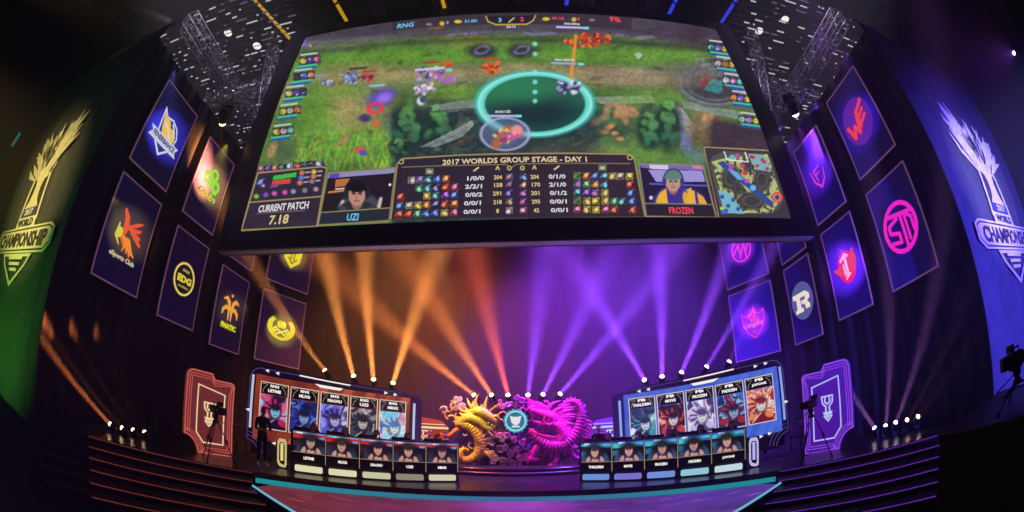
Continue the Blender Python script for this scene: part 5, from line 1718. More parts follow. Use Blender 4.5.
me_ = thing('trophy_medallion', 'round glowing teal medallion with a white cup between the two dragons', 'emblem', tuple(dp(515.6, 421, -.25)))
MB().plate([[(x, z) for x, z in ell(0, 0, .44, .44, 36)]], .02, .1).build('disc', material('medallion_disc', rgb(40, 110, 130), .5, emit=rgb(60, 150, 170), power=.5), me_)
MB().plate(ring(0, 0, .40, .33, 36), -.02, .05).build('ring', glow('medallion_ring', rgb(130, 230, 236), 1.0), me_)
sp = []
for i in range(18):
    a = 2 * PI * i / 18
    sp.append([(.42 * math.cos(a - .1), .42 * math.sin(a - .1)), (.42 * math.cos(a + .1), .42 * math.sin(a + .1)), ((.46 + .03 * (i % 2)) * math.cos(a + .1), (.46 + .03 * (i % 2)) * math.sin(a + .1))])
MB().plates(sp, 0, .06).build('rays', material('medallion_rays', rgb(120, 190, 210), .5, emit=rgb(100, 180, 200), power=.6), me_)
MB().plates([[(-.21, .2), (-.15, -.06), (-.05, -.16), (.05, -.16), (.15, -.06), (.21, .2), (.1, .16), (-.1, .16)], [(-.12, -.18), (.12, -.18), (.16, -.24), (-.16, -.24)]], -.03, .05).build('cup', glow('medallion_cup', rgb(236, 232, 236), 1.0), me_)
MB().tube([(0, .1, 0), (0, .45, 0)], .05, 8).build('mount', M_black2, me_)
# ================================================================ haze and lamps
W = bpy.data.worlds.new('hall_air')
S.world = W
W.use_nodes = True
wn = W.node_tree
wn.nodes.clear()
wo = wn.nodes.new('ShaderNodeOutputWorld')
bg = wn.nodes.new('ShaderNodeBackground'); bg.inputs['Color'].default_value = (0, 0, 0, 1)
vs_ = wn.nodes.new('ShaderNodeVolumeScatter')
vs_.inputs['Density'].default_value = 0.0065
vs_.inputs['Color'].default_value = (.9, .9, .9, 1)
vs_.inputs['Anisotropy'].default_value = 0.0
wn.links.new(bg.outputs[0], wo.inputs['Surface'])
wn.links.new(vs_.outputs[0], wo.inputs['Volume'])


def spot(name, loc, target, col, power, angle, blend=.5, radius=.06, parent=None):
    d = bpy.data.lights.new(name, 'SPOT')
    d.color = col; d.energy = power; d.spot_size = R_(angle); d.spot_blend = blend; d.shadow_soft_size = radius
    o = bpy.data.objects.new(name, d)
    COL.objects.link(o)
    o.location = loc
    v = Vector(target) - Vector(loc)
    o.rotation_euler = v.to_track_quat('-Z', 'Y').to_euler()
    if parent is not None:
        o.parent = parent
        o.matrix_parent_inverse = parent.matrix_basis.inverted()
    return o


M_lampbody = material('lamp_body', rgb(28, 28, 32), .45)


def moving_head(loc, target, label, face, group, scale=1.0, stand=None, hang=None):
    """Beam lamp: base, yoke, tilting head with lens. loc is the middle of the head."""
    t = thing('stage_spotlight', label, 'stage light', loc, 0, group)
    v = (Vector(target) - Vector(loc)).normalized()
    Q = v.to_track_quat('Z', 'Y').to_matrix().to_4x4()
    yaw = math.atan2(v.y, v.x) + PI / 2
    Y = Matrix.Rotation(yaw, 4, 'Z')
    up = -1 if hang is None else 1
    k = scale
    mb = MB()
    mb.lathe([(.085 * k, -.24 * k), (.12 * k, -.2 * k), (.13 * k, -.05 * k), (.12 * k, .02 * k), (.13 * k, .05 * k), (.125 * k, .19 * k), (.11 * k, .2 * k)], n=16, M=Q)
    mb.build('head', M_lampbody, t)
    ln = MB().lathe([(.118 * k, .19 * k), (.112 * k, .225 * k), (.085 * k, .262 * k), (.045 * k, .285 * k), (.01 * k, .292 * k)], n=16, M=Q).build('lens', face, t)
    yk = MB()
    for s in (-1, 1): yk.box(Y @ Vector((s * .17 * k, 0, up * .14 * k)), (.035 * k, .09 * k, .36 * k), Y.to_3x3().to_4x4())
    yk.box(Y @ Vector((0, 0, up * .32 * k)), (.38 * k, .12 * k, .05 * k), Y.to_3x3().to_4x4())
    yk.build('yoke', M_lampbody, t)
    b = MB(); b.box(Y @ Vector((0, 0, up * .40 * k)), (.34 * k, .26 * k, .12 * k), Y.to_3x3().to_4x4()); b.build('base', M_lampbody, t)
    if stand is not None:
        h = loc[2] - .46 * k - stand
        if h > .1:
            p = MB().tube([(0, 0, -.46 * k), (0, 0, -.46 * k - h)], .03, 8); p.lathe([(.28, -.46 * k - h), (.28, -.46 * k - h + .02), (.06, -.46 * k - h + .05)], n=14); p.build('stand', M_black2, t)
    if hang is not None:
        p = MB().tube([(0, 0, .46 * k), (0, 0, hang - loc[2])], .02, 6); p.build('hanger', M_black2, t)
    return t, v


def beam_light(loc, v, col, power, spread, size):
    """Narrow parallel beam: a lit disc with a tight spread."""
    d = bpy.data.lights.new('beam', 'AREA')
    d.shape = 'DISK'; d.size = size; d.spread = R_(spread); d.color = col; d.energy = power
    o = bpy.data.objects.new('beam', d)
    COL.objects.link(o)
    o.location = loc
    o.rotation_euler = v.to_track_quat('-Z', 'Y').to_euler()
    return o


def lamp(loc, target, label, face, group, col, power, angle, scale=1.0, stand=None, hang=None, blend=.6, beam=False):
    loc = Vector(loc); target = Vector(target)
    loc = loc - (target - loc).normalized() * .2 * scale
    t, v = moving_head(loc, target, label, face, group, scale, stand, hang)
    if beam: s = beam_light(loc + v * .31 * scale, v, col, power, angle, .22 * scale)
    else: s = spot('beam', loc + v * .34 * scale, target, col, power, angle, blend, .04)
    s.parent = t; s.matrix_parent_inverse = Matrix.Translation(-loc)
    return t


AMBER, ORANGE, RED, VIOLET, BLUEV = (1, .33, .07), (1, .24, .05), (1, .13, .06), (.27, .055, 1), (.30, .10, 1)
BP = 370.0
gL, gR = 'amber beam lamps behind the stage', 'violet beam lamps behind the stage'
beams = [  # lamp photo point, depth, a photo point its beam runs through, colour, strength, width
    ((325, 370.5), 14.2, (300, 333), AMBER, .4, 4.0), ((353.5, 376), 15.0, (326, 253), AMBER, 1.0, 4.6), ((373.5, 379.5), 15.6, (364.6, 250), AMBER, 1.0, 4.0), ((393, 383), 16.1, (431, 270), AMBER, 1.1, 4.6),
    ((474, 395), 17.2, (413, 340), ORANGE, 1.0, 5.0), ((491.5, 395), 17.2, (449, 326), ORANGE, .9, 5.0), ((508, 395), 17.2, (491, 326), RED, .8, 4.6),
    ((528, 395), 17.2, (536, 330), VIOLET, .9, 5.0), ((543, 394.5), 17.2, (580, 316), VIOLET, .9, 4.6), ((560, 394), 17.2, (639, 296), VIOLET, .9, 4.0),
    ((644.5, 380), 15.9, (566, 250), VIOLET, 1.1, 5.0), ((662, 376.5), 15.6, (659, 273), VIOLET, 1.1, 4.6), ((681.5, 372.5), 14.9, (719, 273), VIOLET, 1.1, 4.6), ((706.5, 367), 14.3, (732, 320), VIOLET, .6, 4.0), ((729, 362), 13.6, (740, 335), VIOLET, .12, 3.6)]
for i, (p, y, q, c, s, w) in enumerate(beams):
    left = i < 7
    k = (247 - p[1]) / (q[1] - p[1])
    far = at(p[0] + (q[0] - p[0]) * k, 247, 11.9)      # rises to pass just behind the screen
    lab = ('amber' if i < 4 else 'orange-red' if left else 'violet') + ' beam lamp behind the stage, %s from the %s' % (ORD[i if left else i - 7], 'left of the warm row' if left else 'centre of the violet row')
    lamp(at(*p, y), far, lab, G_lamp_warm if left else G_lamp_cool, gL if left else gR, c, BP * s, w * 2.4, .8, stand=0.0, beam=True)
# floor lamps at the stage ends
def at_x(px, py, X):
    d = ray(px, py)
    return EYE + d * (X / d.x)


for i, (p, y, q, X) in enumerate((((110, 424), 7.5, (46, 344), -11.9), ((122, 428), 7.9, (62, 350), -11.9), ((133, 430), 8.3, (84, 352), -11.9), ((144.5, 432), 8.7, (104, 352), -11.9))):
    lamp(at(*p, y), at_x(*q, X), 'small amber floor lamp by the left stage steps, %s from the left banner' % ORD[i], G_lamp_warm, 'amber floor lamps at the left stage end', ORANGE, BP * (.22, .014, .006, .004)[i], 7.0, .62, stand=0.0, beam=True)
for i, (p, y, q, X) in enumerate((((874.5, 428), 9.3, (812, 340), 8.6), ((885.5, 425.7), 8.9, (890, 340), 10.3), ((895.6, 422.4), 8.5, (923, 340), 10.2), ((907, 420), 8.1, (945, 350), 10.4), ((918, 416.6), 7.7, (965, 350), 10.4))):
    lamp(at(*p, y), at_x(*q, X), 'small %s floor lamp by the right stage steps, %s from the violet board' % ('pale' if i < 3 else 'rosy', ORD[i]), G_lamp_cool if i < 3 else G_lamp_warm, 'floor lamps at the right stage end', (.62, .22, 1) if i < 3 else (.8, .2, .5), BP * (.12, .09, .07, .01, .005)[i], 9.0, .62, stand=0.0, beam=True)
# two lamps high on the side walls lighting a panel each
pl = at(222.5, 123, 9.5)
lamp(pl, Vector((-11.7, 11.0, 10.4)), 'single amber lamp high on the left, shining down on the green cloud panel', G_lamp_warm, None, (1, .20, .06), 800, 26, 1.3, hang=14.0, blend=.9)
pr = at(795.5, 114, 9.5)
lamp(pr, Vector((11.5, 10.5, 10.2)), 'single violet lamp high on the right, shining down on the pink shield panel', G_lamp_cool, None, (.26, .06, 1), 700, 26, 1.3, hang=14.0, blend=.9)
# lamps hung under the back of the screen, lighting the dragons
for i, (px, tgt, c, pw, w) in enumerate(((438, dp(474, 428), (1, .84, .22), 3000, 20), (583, dp(552, 430), (1, .10, .80), 2400, 19), (648, dp(560, 440), (.9, .3, 1), 1000, 24), (380, dp(455, 425), (1, .5, .3), 1200, 20))):
    loc = at(px, 240, 12.2)
    lamp(loc, tgt, '%s black lamp under the screen edge aimed at the %s dragon' % ('inner' if i < 2 else 'outer', 'gold' if i in (0, 3) else 'magenta'), G_lamp_warm if i in (0, 3) else G_lamp_cool, 'dragon lamps under the screen', c, pw, w, .8, hang=14.0, blend=.8)
# colour washes hanging behind the screen
wash = [((-5.0, 14.5, 11.5), (-5, 18.0, 3), (1, .28, .07), 8500, 100), ((6.0, 14.5, 11.5), (5.0, 18.0, 3), (.26, .05, 1), 20000, 110), ((1.5, 14.5, 11.5), (2.5, 18.4, 4), (.38, .05, 1), 17000, 90), ((-2.5, 14.5, 11.5), (-1.5, 18.4, 4), (1, .13, .10), 8000, 80),
        ((11.0, 12.0, 14), (11.9, 13.5, 5), (.3, .1, 1), 1500, 80)]
for i, (l, tg, c, pw, a) in enumerate(wash):
    lamp(l, tg, '%s wash lamp hanging out of sight behind the big screen' % ('orange', 'violet', 'purple', 'crimson', 'blue-violet')[i], G_lamp_warm if i in (0, 3) else G_lamp_cool, None, c, pw, a, 1.0, hang=17.0, blend=1.0)

# unseen projectors aimed at panels and banners
def foh(tgt, c, pw, ang, frm=None, blend=.5):
    f = frm or (0.0 + (-1.5 if tgt[0] < 0 else 1.5), -5.0, 10.0)
    return spot('unseen_house_spot', f, tgt, c, pw, ang, blend, .05)


halo = [(-1, 1, Z1 + .1, (.2, .22, 1), 4500, 5.6), (-1, 1, Z2 + .3, (1, .8, .1), 2200, 5.0), (-1, 2, Z1, (1, .85, .08), 9000, 5.0), (-1, 3, Z2 - .2, (1, .9, .15), 800, 5.0), (-1, 4, Z2 - .25, (1, .9, .05), 9000, 4.0), (-1, 4, Z1 - .35, (1, .9, .05), 9000, 3.8),
        (1, 2, Z2 + .15, (.4, .06, 1), 9000, 5.6), (1, 4, Z2, (1, .05, .8), 12000, 4.0), (1, 4, Z1 - .3, (1, .05, .8), 9000, 3.8), (1, 1, Z1 + .2, (.2, .06, 1), 2500, 6), (1, 2, Z1, (.5, .06, 1), 4000, 5.0)]
for s, c, z, col, pw, an in halo:
    (a, b), (c2, d) = (LC if s < 0 else RC)[c]
    ctr = Vector(((a + c2) / 2, (b + d) / 2, z + PW_H / 2))
    n = Vector((d - b, -(c2 - a), 0)).normalized()
    spot('unseen_house_spot', ctr + n * 3.3 + Vector((0, -3.0, -.6)), ctr, col, pw * .5, an * 5.0, .95, .05)
foh((-15.2, 4.8, 6.2), (1, .70, .20), 12500, 30, (-8.0, -7.0, 3.5), 1.0)
foh((-14.6, 4.8, 2.6), (.16, .9, .05), 1200, 90, (-14.2, .2, -.9), 1.0)
foh((15, 4.8, 3.5), (.10, .07, 1), 42000, 60, (9.0, -8.0, 2.0), .9)
foh((14.9, 4.8, 6.2), (1, .9, .86), 8500, 26, (8.0, -7.0, 4.5), .9)
# unseen fill lights added to brighten the steel and the walls
for x in (-1, 1):
    spot('unseen_steel_fill', (x * 10, -6.0, 15.0), (x * 14.0, 13.0, 16.5), (.84, .72, 1), 16000, 40, .9, .3)
foh((-12, 11, 7.5), (.34, .24, 1), 500, 60, (2.0, -6.0, 8.0), .9)  # added blue-violet fill that lifts the left navy panels
foh((12, 11, 7.5), (.3, .1, 1), 1500, 60, (-2.0, -6.0, 8.0), .9)  # added violet fill for the right panel wall
for x, c in ((-4.0, (1, .66, .7)), (4.0, (.4, .3, 1))):  # added uplights, hidden behind the desks, that light the screen's lower edge
    lamp((x * .92, 14.5, .45), (x * .9, 10.9, 6.6), 'unseen added uplight for the screen underside, behind the %s desk' % ('left' if x < 0 else 'right'), G_lamp_warm if x < 0 else G_lamp_cool, None, c, 700, 100, .6, stand=0.0, blend=1.0)
# ================================================================ overhead steel and lights
def truss_mesh(p0, p1, w=.42, r=.026, bay=.5, mb=None, up=Vector((0, 0, 1))):
    p0, p1 = Vector(p0), Vector(p1)
    t = (p1 - p0); L = t.length; t.normalize()
    u = t.cross(up)
    if u.length < .01: u = t.cross(Vector((1, 0, 0)))
    u.normalize(); v = u.cross(t)
    mb = mb or MB()
    cs = [(-1, -1), (1, -1), (1, 1), (-1, 1)]
    P = lambda a, b, s: p0 + t * s + u * a * w / 2 + v * b * w / 2
    for a, b in cs: mb.tube([P(a, b, 0), P(a, b, L)], r, 6)
    n = max(1, int(L / bay))
    for i in range(n):
        s0, s1 = L * i / n, L * (i + 1) / n
        for k in range(4):
            a, b = cs[k], cs[(k + 1) % 4]
            if i % 2: a, b = b, a
            mb.tube([P(*a, s0), P(*b, s1)], r * .6, 5, caps=False)
        for k in range(4): mb.tube([P(*cs[k], s0), P(*cs[(k + 1) % 4], s0)], r * .6, 5, caps=False)
    return mb


def truss(label, p0, p1, mat=None, **k):
    t = truss_mesh(p0, p1, **k).build('hanging_truss', mat or M_steel)
    return props(t, label, 'truss', 'lattice trusses under the roof')


for s, nm, away in ((-1, 'left', 'left'), (1, 'right', 'right')):
    X = lambda x: s * x
    truss('long lattice truss running along the top of the %s panel wall' % nm, (X(11.4), 5.6, 13.1), (X(11.4), 16.5, 13.1), w=.55)
    truss('upper lattice truss parallel to the %s wall truss, nearer the big screen' % nm, (X(13.6), 6.5, 15.6), (X(13.6), 20, 15.6), w=.6)
    truss('lattice truss crossing behind the upper %s corner of the big screen' % nm, (X(9.0), 13.0, 16.8), (X(17.5), 13.0, 16.8), w=.6)
    truss('second lattice truss crossing higher behind the %s corner of the big screen' % nm, (X(8.4), 14.5, 20.5), (X(19), 15.5, 19.5), w=.7)
    truss('sloping lattice truss beside the %s edge of the big screen' % nm, (X(10.8), 11.6, 13.5), (X(13.2), 11.9, 20.6), w=.5)
    truss('steep lattice truss leaning out above the %s wall lamps' % nm, (X(12.6), 16.8, 12.8), (X(15.8), 17.2, 20.8), w=.5)
    truss('lattice truss hanging over the %s end of the big screen top' % nm, (X(3.2), 12.6, 19.2), (X(4.6), 12.6, 24.0), w=.6)
    truss('lattice truss hanging over the %s half of the big screen top' % nm, (X(6.4), 12.6, 19.0), (X(8.2), 12.6, 24.0), w=.6)

# lit roof slats, their light built in as short glowing bars above each side wall
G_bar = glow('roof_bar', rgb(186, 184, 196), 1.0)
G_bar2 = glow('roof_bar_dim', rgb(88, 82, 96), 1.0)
r = random.Random(11)
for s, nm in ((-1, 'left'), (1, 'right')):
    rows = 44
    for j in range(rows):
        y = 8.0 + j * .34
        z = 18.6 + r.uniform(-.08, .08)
        t = thing('roof_slat_row', 'row of short pale roof slats built as glowing bars above the %s wall, %s' % (nm, 'among rows alike'), 'roof light', (s * 16.5, y, z), 0, 'lit roof slats above the %s wall' % nm)
        t['label'] = 'row of short pale roof slats built as glowing bars above the %s panel wall' % nm
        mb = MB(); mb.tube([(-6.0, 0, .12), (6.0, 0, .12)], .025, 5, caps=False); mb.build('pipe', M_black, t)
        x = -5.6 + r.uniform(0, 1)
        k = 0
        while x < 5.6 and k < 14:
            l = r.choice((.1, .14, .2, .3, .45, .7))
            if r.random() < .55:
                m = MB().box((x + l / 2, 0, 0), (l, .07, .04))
                m.build('glow_bar', G_bar if r.random() < .5 else G_bar2, t); k += 1
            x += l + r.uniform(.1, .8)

# round work lights among the slats with faint pale shafts
for (px, py), y, nm in (((228, 33), 12.0, 'lower'), ((257, 46), 12.6, 'upper')):
    pass
M_wl = glow('work_light_face', rgb(240, 238, 232), 1.2)
for (px, py), y, lab in (((228, 33), 11.5, 'round white roof light nearer the left wall'), ((257, 46), 12.8, 'round white roof light nearer the left edge of the screen'), ((759, 31), 12.8, 'round white roof light nearer the right edge of the screen'), ((785, 19.5), 11.5, 'round white roof light nearer the right wall')):
    loc = at(px, py, y)
    t = thing('roof_lamp', lab, 'roof light', loc, 0, 'round roof lights')
    MB().lathe([(.12, .42), (.16, .4), (.34, .08), (.36, .0)], n=16).build('shade', M_black2, t)
    MB().ball((0, 0, .0), (.30, .30, .08), nu=14, nv=6).build('lamp_face', M_wl, t)
    MB().tube([(0, 0, .4), (0, 0, 3.0)], .02, 6).build('cable', M_black2, t)
    sp = spot('beam', loc - Vector((0, 0, .12)), loc - Vector((0, 0, 6)), (1, .95, .9), 2600, 9, .8, .1)
    sp.parent = t; sp.matrix_parent_inverse = Matrix.Translation(-loc)

# glowing tubes slanting up from above the screen: amber on the left, blue on the right
out = [((293, 36), (254.7, 0), (1, .62, .04), 'left'), ((349.4, 20), (334.5, 0), (1, .62, .04), 'left'), ((446, 7), (440, -9), (1, .62, .04), 'left'),
       ((566, 3), (568, -9), (.10, .14, 1), 'right'), ((668, 10), (676, 0), (.10, .14, 1), 'right'), ((721, 17), (736, 0), (.10, .14, 1), 'right')]
G_ty, G_tb = glow('tube_amber', rgb(196, 144, 22), 1.0), glow('tube_blue', rgb(52, 58, 226), 1.0)
for i, (a, b, c, sd) in enumerate(out):
    p = at(a[0], a[1] + 6, 11.5)
    q = at(b[0], b[1], 9.6)
    q = p + (q - p) * 1.8
    d = (q - p).normalized()
    t = thing('light_tube', '%s glowing tube slanting up from the top edge of the big screen, %s' % ('yellow' if i < 3 else 'blue', ('leftmost', 'left of centre', 'nearest the middle', 'nearest the middle', 'right of centre', 'rightmost')[i]), 'stage light', p, 0, 'glowing tubes above the screen')
    MB().tube([(0, 0, 0), q - p], .085, 8).build('tube', G_ty if i < 3 else G_tb, t)
    cl = MB()
    for k in (.0, .5, 1.0): cl.tube([(q - p) * k - d * .06, (q - p) * k + d * .06], .11, 8)
    cl.build('end_cap', M_black2, t)
    MB().tube([q - p, q - p + Vector((0, 0, 3))], .012, 5).build('cable', M_black2, t)

# thin roof girders over the banners
for nm, (pa, pb), w in (('left', ((60, -10), (146, 33)), 'lower one'), ('left', ((96, -10), (170, 22)), 'upper one'), ('right', ((884, 4), (930, -16)), 'only one')):
    a, b = at_z(*pa, 17.0), at_z(*pb, 17.0)
    d = b - a
    M = Matrix.Rotation(math.atan2(d.y, d.x), 4, 'Z')
    mid = (a + b) / 2
    mb = MB()
    for z in (-.14, .14): mb.box(mid + Vector((0, 0, z)), (d.length, .2, .04), M)
    mb.box(mid, (d.length, .04, .26), M)
    o = mb.build('roof_girder', M_steel_dark); props(o, 'thin steel roof girder above the %s banner, %s' % (nm, w), 'girder', 'steel roof girders')
spot('unseen_house_spot', (-14.0, -4.0, 8.5), (-14.5, 7.5, 17), (1, .75, .15), 2500, 34, .9, .05)  # added unseen yellow light that tints the left girders
# far lights in the dark stands
far = thing('exit_sign', 'small teal lit panel far off in the dark on the left', 'sign', at(16, 140, 5.0))
q = Vector(far.location)
MB().bevel_box((0, 0, 0), (.5, .1, 1.3), .03).build('case', M_black, far)
MB().bevel_box((0, -.06, 0), (.2, .04, 1.0), .02).build('lamp_face', glow('teal_panel', rgb(52, 112, 120), .6), far)
far.rotation_euler = (R_(-4), R_(8), R_(62))
t, v = moving_head(at(1014, 53, 1.3), at(1040, 47, 1.0), 'small violet lamp alone in the dark at the far right', G_lamp_cool, None, 1.0)
lc = Vector(t.location)
sp = beam_light(lc + v * .3, v, (.45, .1, 1), 7, 6, .2); sp.parent = t; sp.matrix_parent_inverse = Matrix.Translation(-lc)
t, v = moving_head(at(2, 80, 1.2), at(-20, 90, .8), 'small warm lamp alone in the dark at the far left', G_lamp_warm, None, .8)
# ================================================================ people
def grow(joints, edges, radii, root):
    me = bpy.data.meshes.new('body')
    names = list(joints)
    idx = {n: i for i, n in enumerate(names)}
    me.from_pydata([joints[n] for n in names], [(idx[a], idx[b]) for a, b in edges], [])
    o = bpy.data.objects.new('body', me)
    COL.objects.link(o)
    m = o.modifiers.new('skin', 'SKIN'); m.use_smooth_shade = True
    sk = me.skin_vertices[0].data
    for n in names:
        rr = radii[n]
        sk[idx[n]].radius = rr if isinstance(rr, tuple) else (rr, rr)
        sk[idx[n]].use_root = (n == root)
    s = o.modifiers.new('sub', 'SUBSURF'); s.levels = 2; s.render_levels = 2
    dg = bpy.context.evaluated_depsgraph_get()
    out = bpy.data.meshes.new_from_object(o.evaluated_get(dg))
    bpy.data.objects.remove(o); bpy.data.meshes.remove(me)
    return out


def head_shape(mb, c, yaw=0.0, nod=0.0):
    """Head with brow, nose, mouth, chin and ears; faces -y before turning."""
    M = Matrix.Translation(c) @ Matrix.Rotation(yaw, 4, 'Z') @ Matrix.Rotation(nod, 4, 'X')
    R3 = M.to_3x3().to_4x4()
    nu, nv = 24, 18
    vs = []
    tmp = MB().ball((0, 0, 0), (.076, .096, .118), nu=nu, nv=nv)
    for x, y, z in tmp.v:
        f = max(0, -y / .096)
        if z < -.02: x *= 1 - .35 * min(1, (-z - .02) / .1) * (.4 + .6 * f); y = y * (1 - .12 * min(1, (-z) / .1)) - .012 * f
        y -= .030 * f * math.exp(-((x / .016) ** 2) - ((z + .018) / .026) ** 2)
        y += .012 * f * (math.exp(-(((x - .03) / .016) ** 2) - ((z - .012) / .012) ** 2) + math.exp(-(((x + .03) / .016) ** 2) - ((z - .012) / .012) ** 2))
        y -= .008 * f * math.exp(-((z - .034) / .012) ** 2) - .006 * f * math.exp(-((z + .062) / .008) ** 2)
        vs.append(M @ Vector((x, y, z)))
    mb.add(vs, tmp.f, True)
    for s in (-1, 1): mb.ball(M @ Vector((s * .076, .008, -.004)), (.012, .026, .034), R3, 8, 6)
    return M


def person(label, loc, rz, pose, group=None, shirt=None, headset=False, look=0.0, nod=0.0, hold=None, seed=0):
    J, Rr, E = {}, {}, []
    def j(n, p, r, par=None):
        J[n] = Vector(p); Rr[n] = r
        if par: E.append((par, n))
    sit = pose == 'sit'
    hz = .56 if sit else .95
    lean = -.06 if sit else 0
    j('pelvis', (0, 0, hz), (.15, .11))
    j('waist', (0, lean * .4, hz + .18), (.135, .10), 'pelvis')
    j('chest', (0, lean, hz + .38), (.165, .11), 'waist')
    j('collar', (0, lean * 1.2, hz + .50), (.10, .075), 'chest')
    j('neck', (0, lean * 1.4, hz + .58), .052, 'collar')
    hc = Vector((0, lean * 1.6 - .02, hz + .71))
    j('skull', (0, lean * 1.5 - .01, hz + .66), .055, 'neck')
    for s, n in ((-1, 'r'), (1, 'l')):
        if sit:
            j('hip' + n, (s * .10, -.06, hz - .02), .095, 'pelvis'); j('knee' + n, (s * .15, -.46, hz - .01), .066, 'hip' + n)
            j('shin' + n, (s * .15, -.45, .30), .058, 'knee' + n); j('ankle' + n, (s * .15, -.43, .08), .042, 'shin' + n); j('toe' + n, (s * .16, -.60, .04), .036, 'ankle' + n)
            sh, el, wr = Vector((s * .19, lean * 1.1, hz + .46)), Vector((s * .27, -.16, hz + .22)), Vector((s * .17, -.40, hz + .30))
        else:
            st = .04 * s
            j('hip' + n, (s * .09, 0, .90), .095, 'pelvis'); j('knee' + n, (s * .10, -.02 - st, .50), .066, 'hip' + n)
            j('shin' + n, (s * .105, -st * 1.2, .30), .055, 'knee' + n); j('ankle' + n, (s * .11, .02 - st, .085), .042, 'shin' + n); j('toe' + n, (s * .125, -.15 - st, .038), .036, 'ankle' + n)
            sh, el = Vector((s * .19, 0, 1.42)), Vector((s * .25, -.03, 1.14))
            wr = Vector((s * .17, -.27, 1.14)) if hold else Vector((s * .24, -.10, .90))
        j('sh' + n, sh, .068, 'collar'); j('el' + n, el, .047, 'sh' + n); j('wr' + n, wr, .032, 'el' + n)
        d = (wr - el).normalized()
        side = Vector((-s, 0, 0)) if (sit or hold) else Vector((0, -1, 0))
        side = (side - d * side.dot(d)).normalized()
        nrm = d.cross(side)
        dn = Vector((0, 0, -1)) if (sit or hold) else Vector((-s, 0, 0))
        pm = wr + d * .055; j('pm' + n, pm, (.036, .024), 'wr' + n)
        kn = wr + d * .09; j('kn' + n, kn, (.036, .022), 'pm' + n)
        for q, (off, ln) in enumerate(((.030, .066), (.011, .076), (-.010, .071), (-.030, .055))):
            a = kn + side * off + d * .008; b = a + d * ln * .5 + dn * .012; c = a + d * ln * .85 + dn * (.03 + .004 * q)
            j('f%d%s' % (q, n), a, .010, 'kn' + n); j('g%d%s' % (q, n), b, .009, 'f%d%s' % (q, n)); j('h%d%s' % (q, n), c, .008, 'g%d%s' % (q, n))
        a = pm + side * .036; j('t0' + n, a, .011, 'pm' + n); b = a + d * .032 + side * .016 + dn * .008; j('t1' + n, b, .0095, 't0' + n)
    me = grow(J, E, Rr, 'pelvis')
    mb = MB()
    for v in me.vertices: pass
    shirt = shirt or M_shirt
    names = list(J); P = np.array([J[n] for n in names])
    n0 = len(me.polygons)
    mb.v = [tuple(v.co) for v in me.vertices]
    for p in me.polygons:
        c = np.array(p.center)
        nm = names[int(np.argmin(((P - c) ** 2).sum(1)))]
        m = 1
        if nm[:2] in ('hi', 'kn', 'sh') and nm.startswith(('hip', 'knee', 'shin')): m = 2
        if nm.startswith('pelvis'): m = 2
        if nm.startswith(('ankle', 'toe')): m = 3
        if nm.startswith(('neck', 'skull')) or (nm[:2] in ('wr', 'pm', 't0', 't1') or (nm[:2] == 'kn' and not nm.startswith('knee')) or nm[0] in 'fg' or (nm[0] == 'h' and nm[1].isdigit())): m = 0
        mb.f.append(list(p.vertices)); mb.mi.append(m); mb.sm.append(True)
    bpy.data.meshes.remove(me)
    mb.cur = 0
    M = head_shape(mb, hc, look, nod)
    t = mb.build('person', [M_skin, shirt, M_pants, M_shoe])
    t.location = loc; t.rotation_euler = (0, 0, rz)
    props(t, label, 'person', group)
    h = MB()
    tmp = MB().ball((0, 0, 0), (.084, .104, .122), nu=20, nv=14)
    rr = random.Random(seed)
    keep = []
    vs = []
    for x, y, z in tmp.v: vs.append(M @ Vector((x * 1.0, y + .006, z + .008 + .004 * math.sin(40 * x + seed))))
    for f in tmp.f:
        c = sum((Vector(tmp.v[i]) for i in f), Vector()) / len(f)
        if c.z > .045 - .55 * max(0, c.y + .05) or (c.y > .03 and c.z > -.07): keep.append(f)
    h.add(vs, keep, True)
    h.build('hair', M_hair, t)
    if headset:
        hs = MB()
        hs.tube([M @ Vector((.094 * math.cos(a), .01, .132 * math.sin(a) + .0)) for a in [PI * i / 10 for i in range(11)]], .011, 7)
        for s in (-1, 1): hs.ball(M @ Vector((s * .088, .008, -.004)), (.022, .04, .046), M.to_3x3().to_4x4(), 10, 8)
        hs.tube([M @ Vector((.09, -.01, -.03)), M @ Vector((.07, -.08, -.075)), M @ Vector((.03, -.115, -.08))], .005, 6)
        hs.build('headset', M_black, t)
    return t


# ---- gaming chairs and the ten players behind the desks
def gaming_chair(loc, rz, label):
    t = thing('gaming_chair', label, 'chair', loc, rz, 'gaming chairs at the player desks')
    MB().bevel_box((0, .0, .46), (.50, .48, .09), .035).build('seat', M_black, t)
    b = MB(); b.plate([(-.24, .5), (.24, .5), (.27, .9), (.22, 1.2), (.13, 1.32), (-.13, 1.32), (-.22, 1.2), (-.27, .9)], .22, .09); b.build('backrest', M_black2, t)
    for s in (-1, 1):
        a = MB().bevel_box((s * .29, -.02, .66), (.06, .3, .03), .01); a.tube([(s * .29, .02, .65), (s * .25, .04, .44)], .015, 6); a.build('armrest', M_black2, t)
    p = MB().tube([(0, 0, .4), (0, 0, .1)], .028, 8)
    for k in range(5):
        a = 2 * PI * k / 5; p.tube([(0, 0, .1), (.3 * math.cos(a), .3 * math.sin(a), .07)], .02, 6)
    p.build('base', M_black2, t)
    for k in range(5):
        a = 2 * PI * k / 5; MB().ball((.3 * math.cos(a), .3 * math.sin(a), .033), .033, nu=8, nv=6).build('caster', M_black, t)
    return t


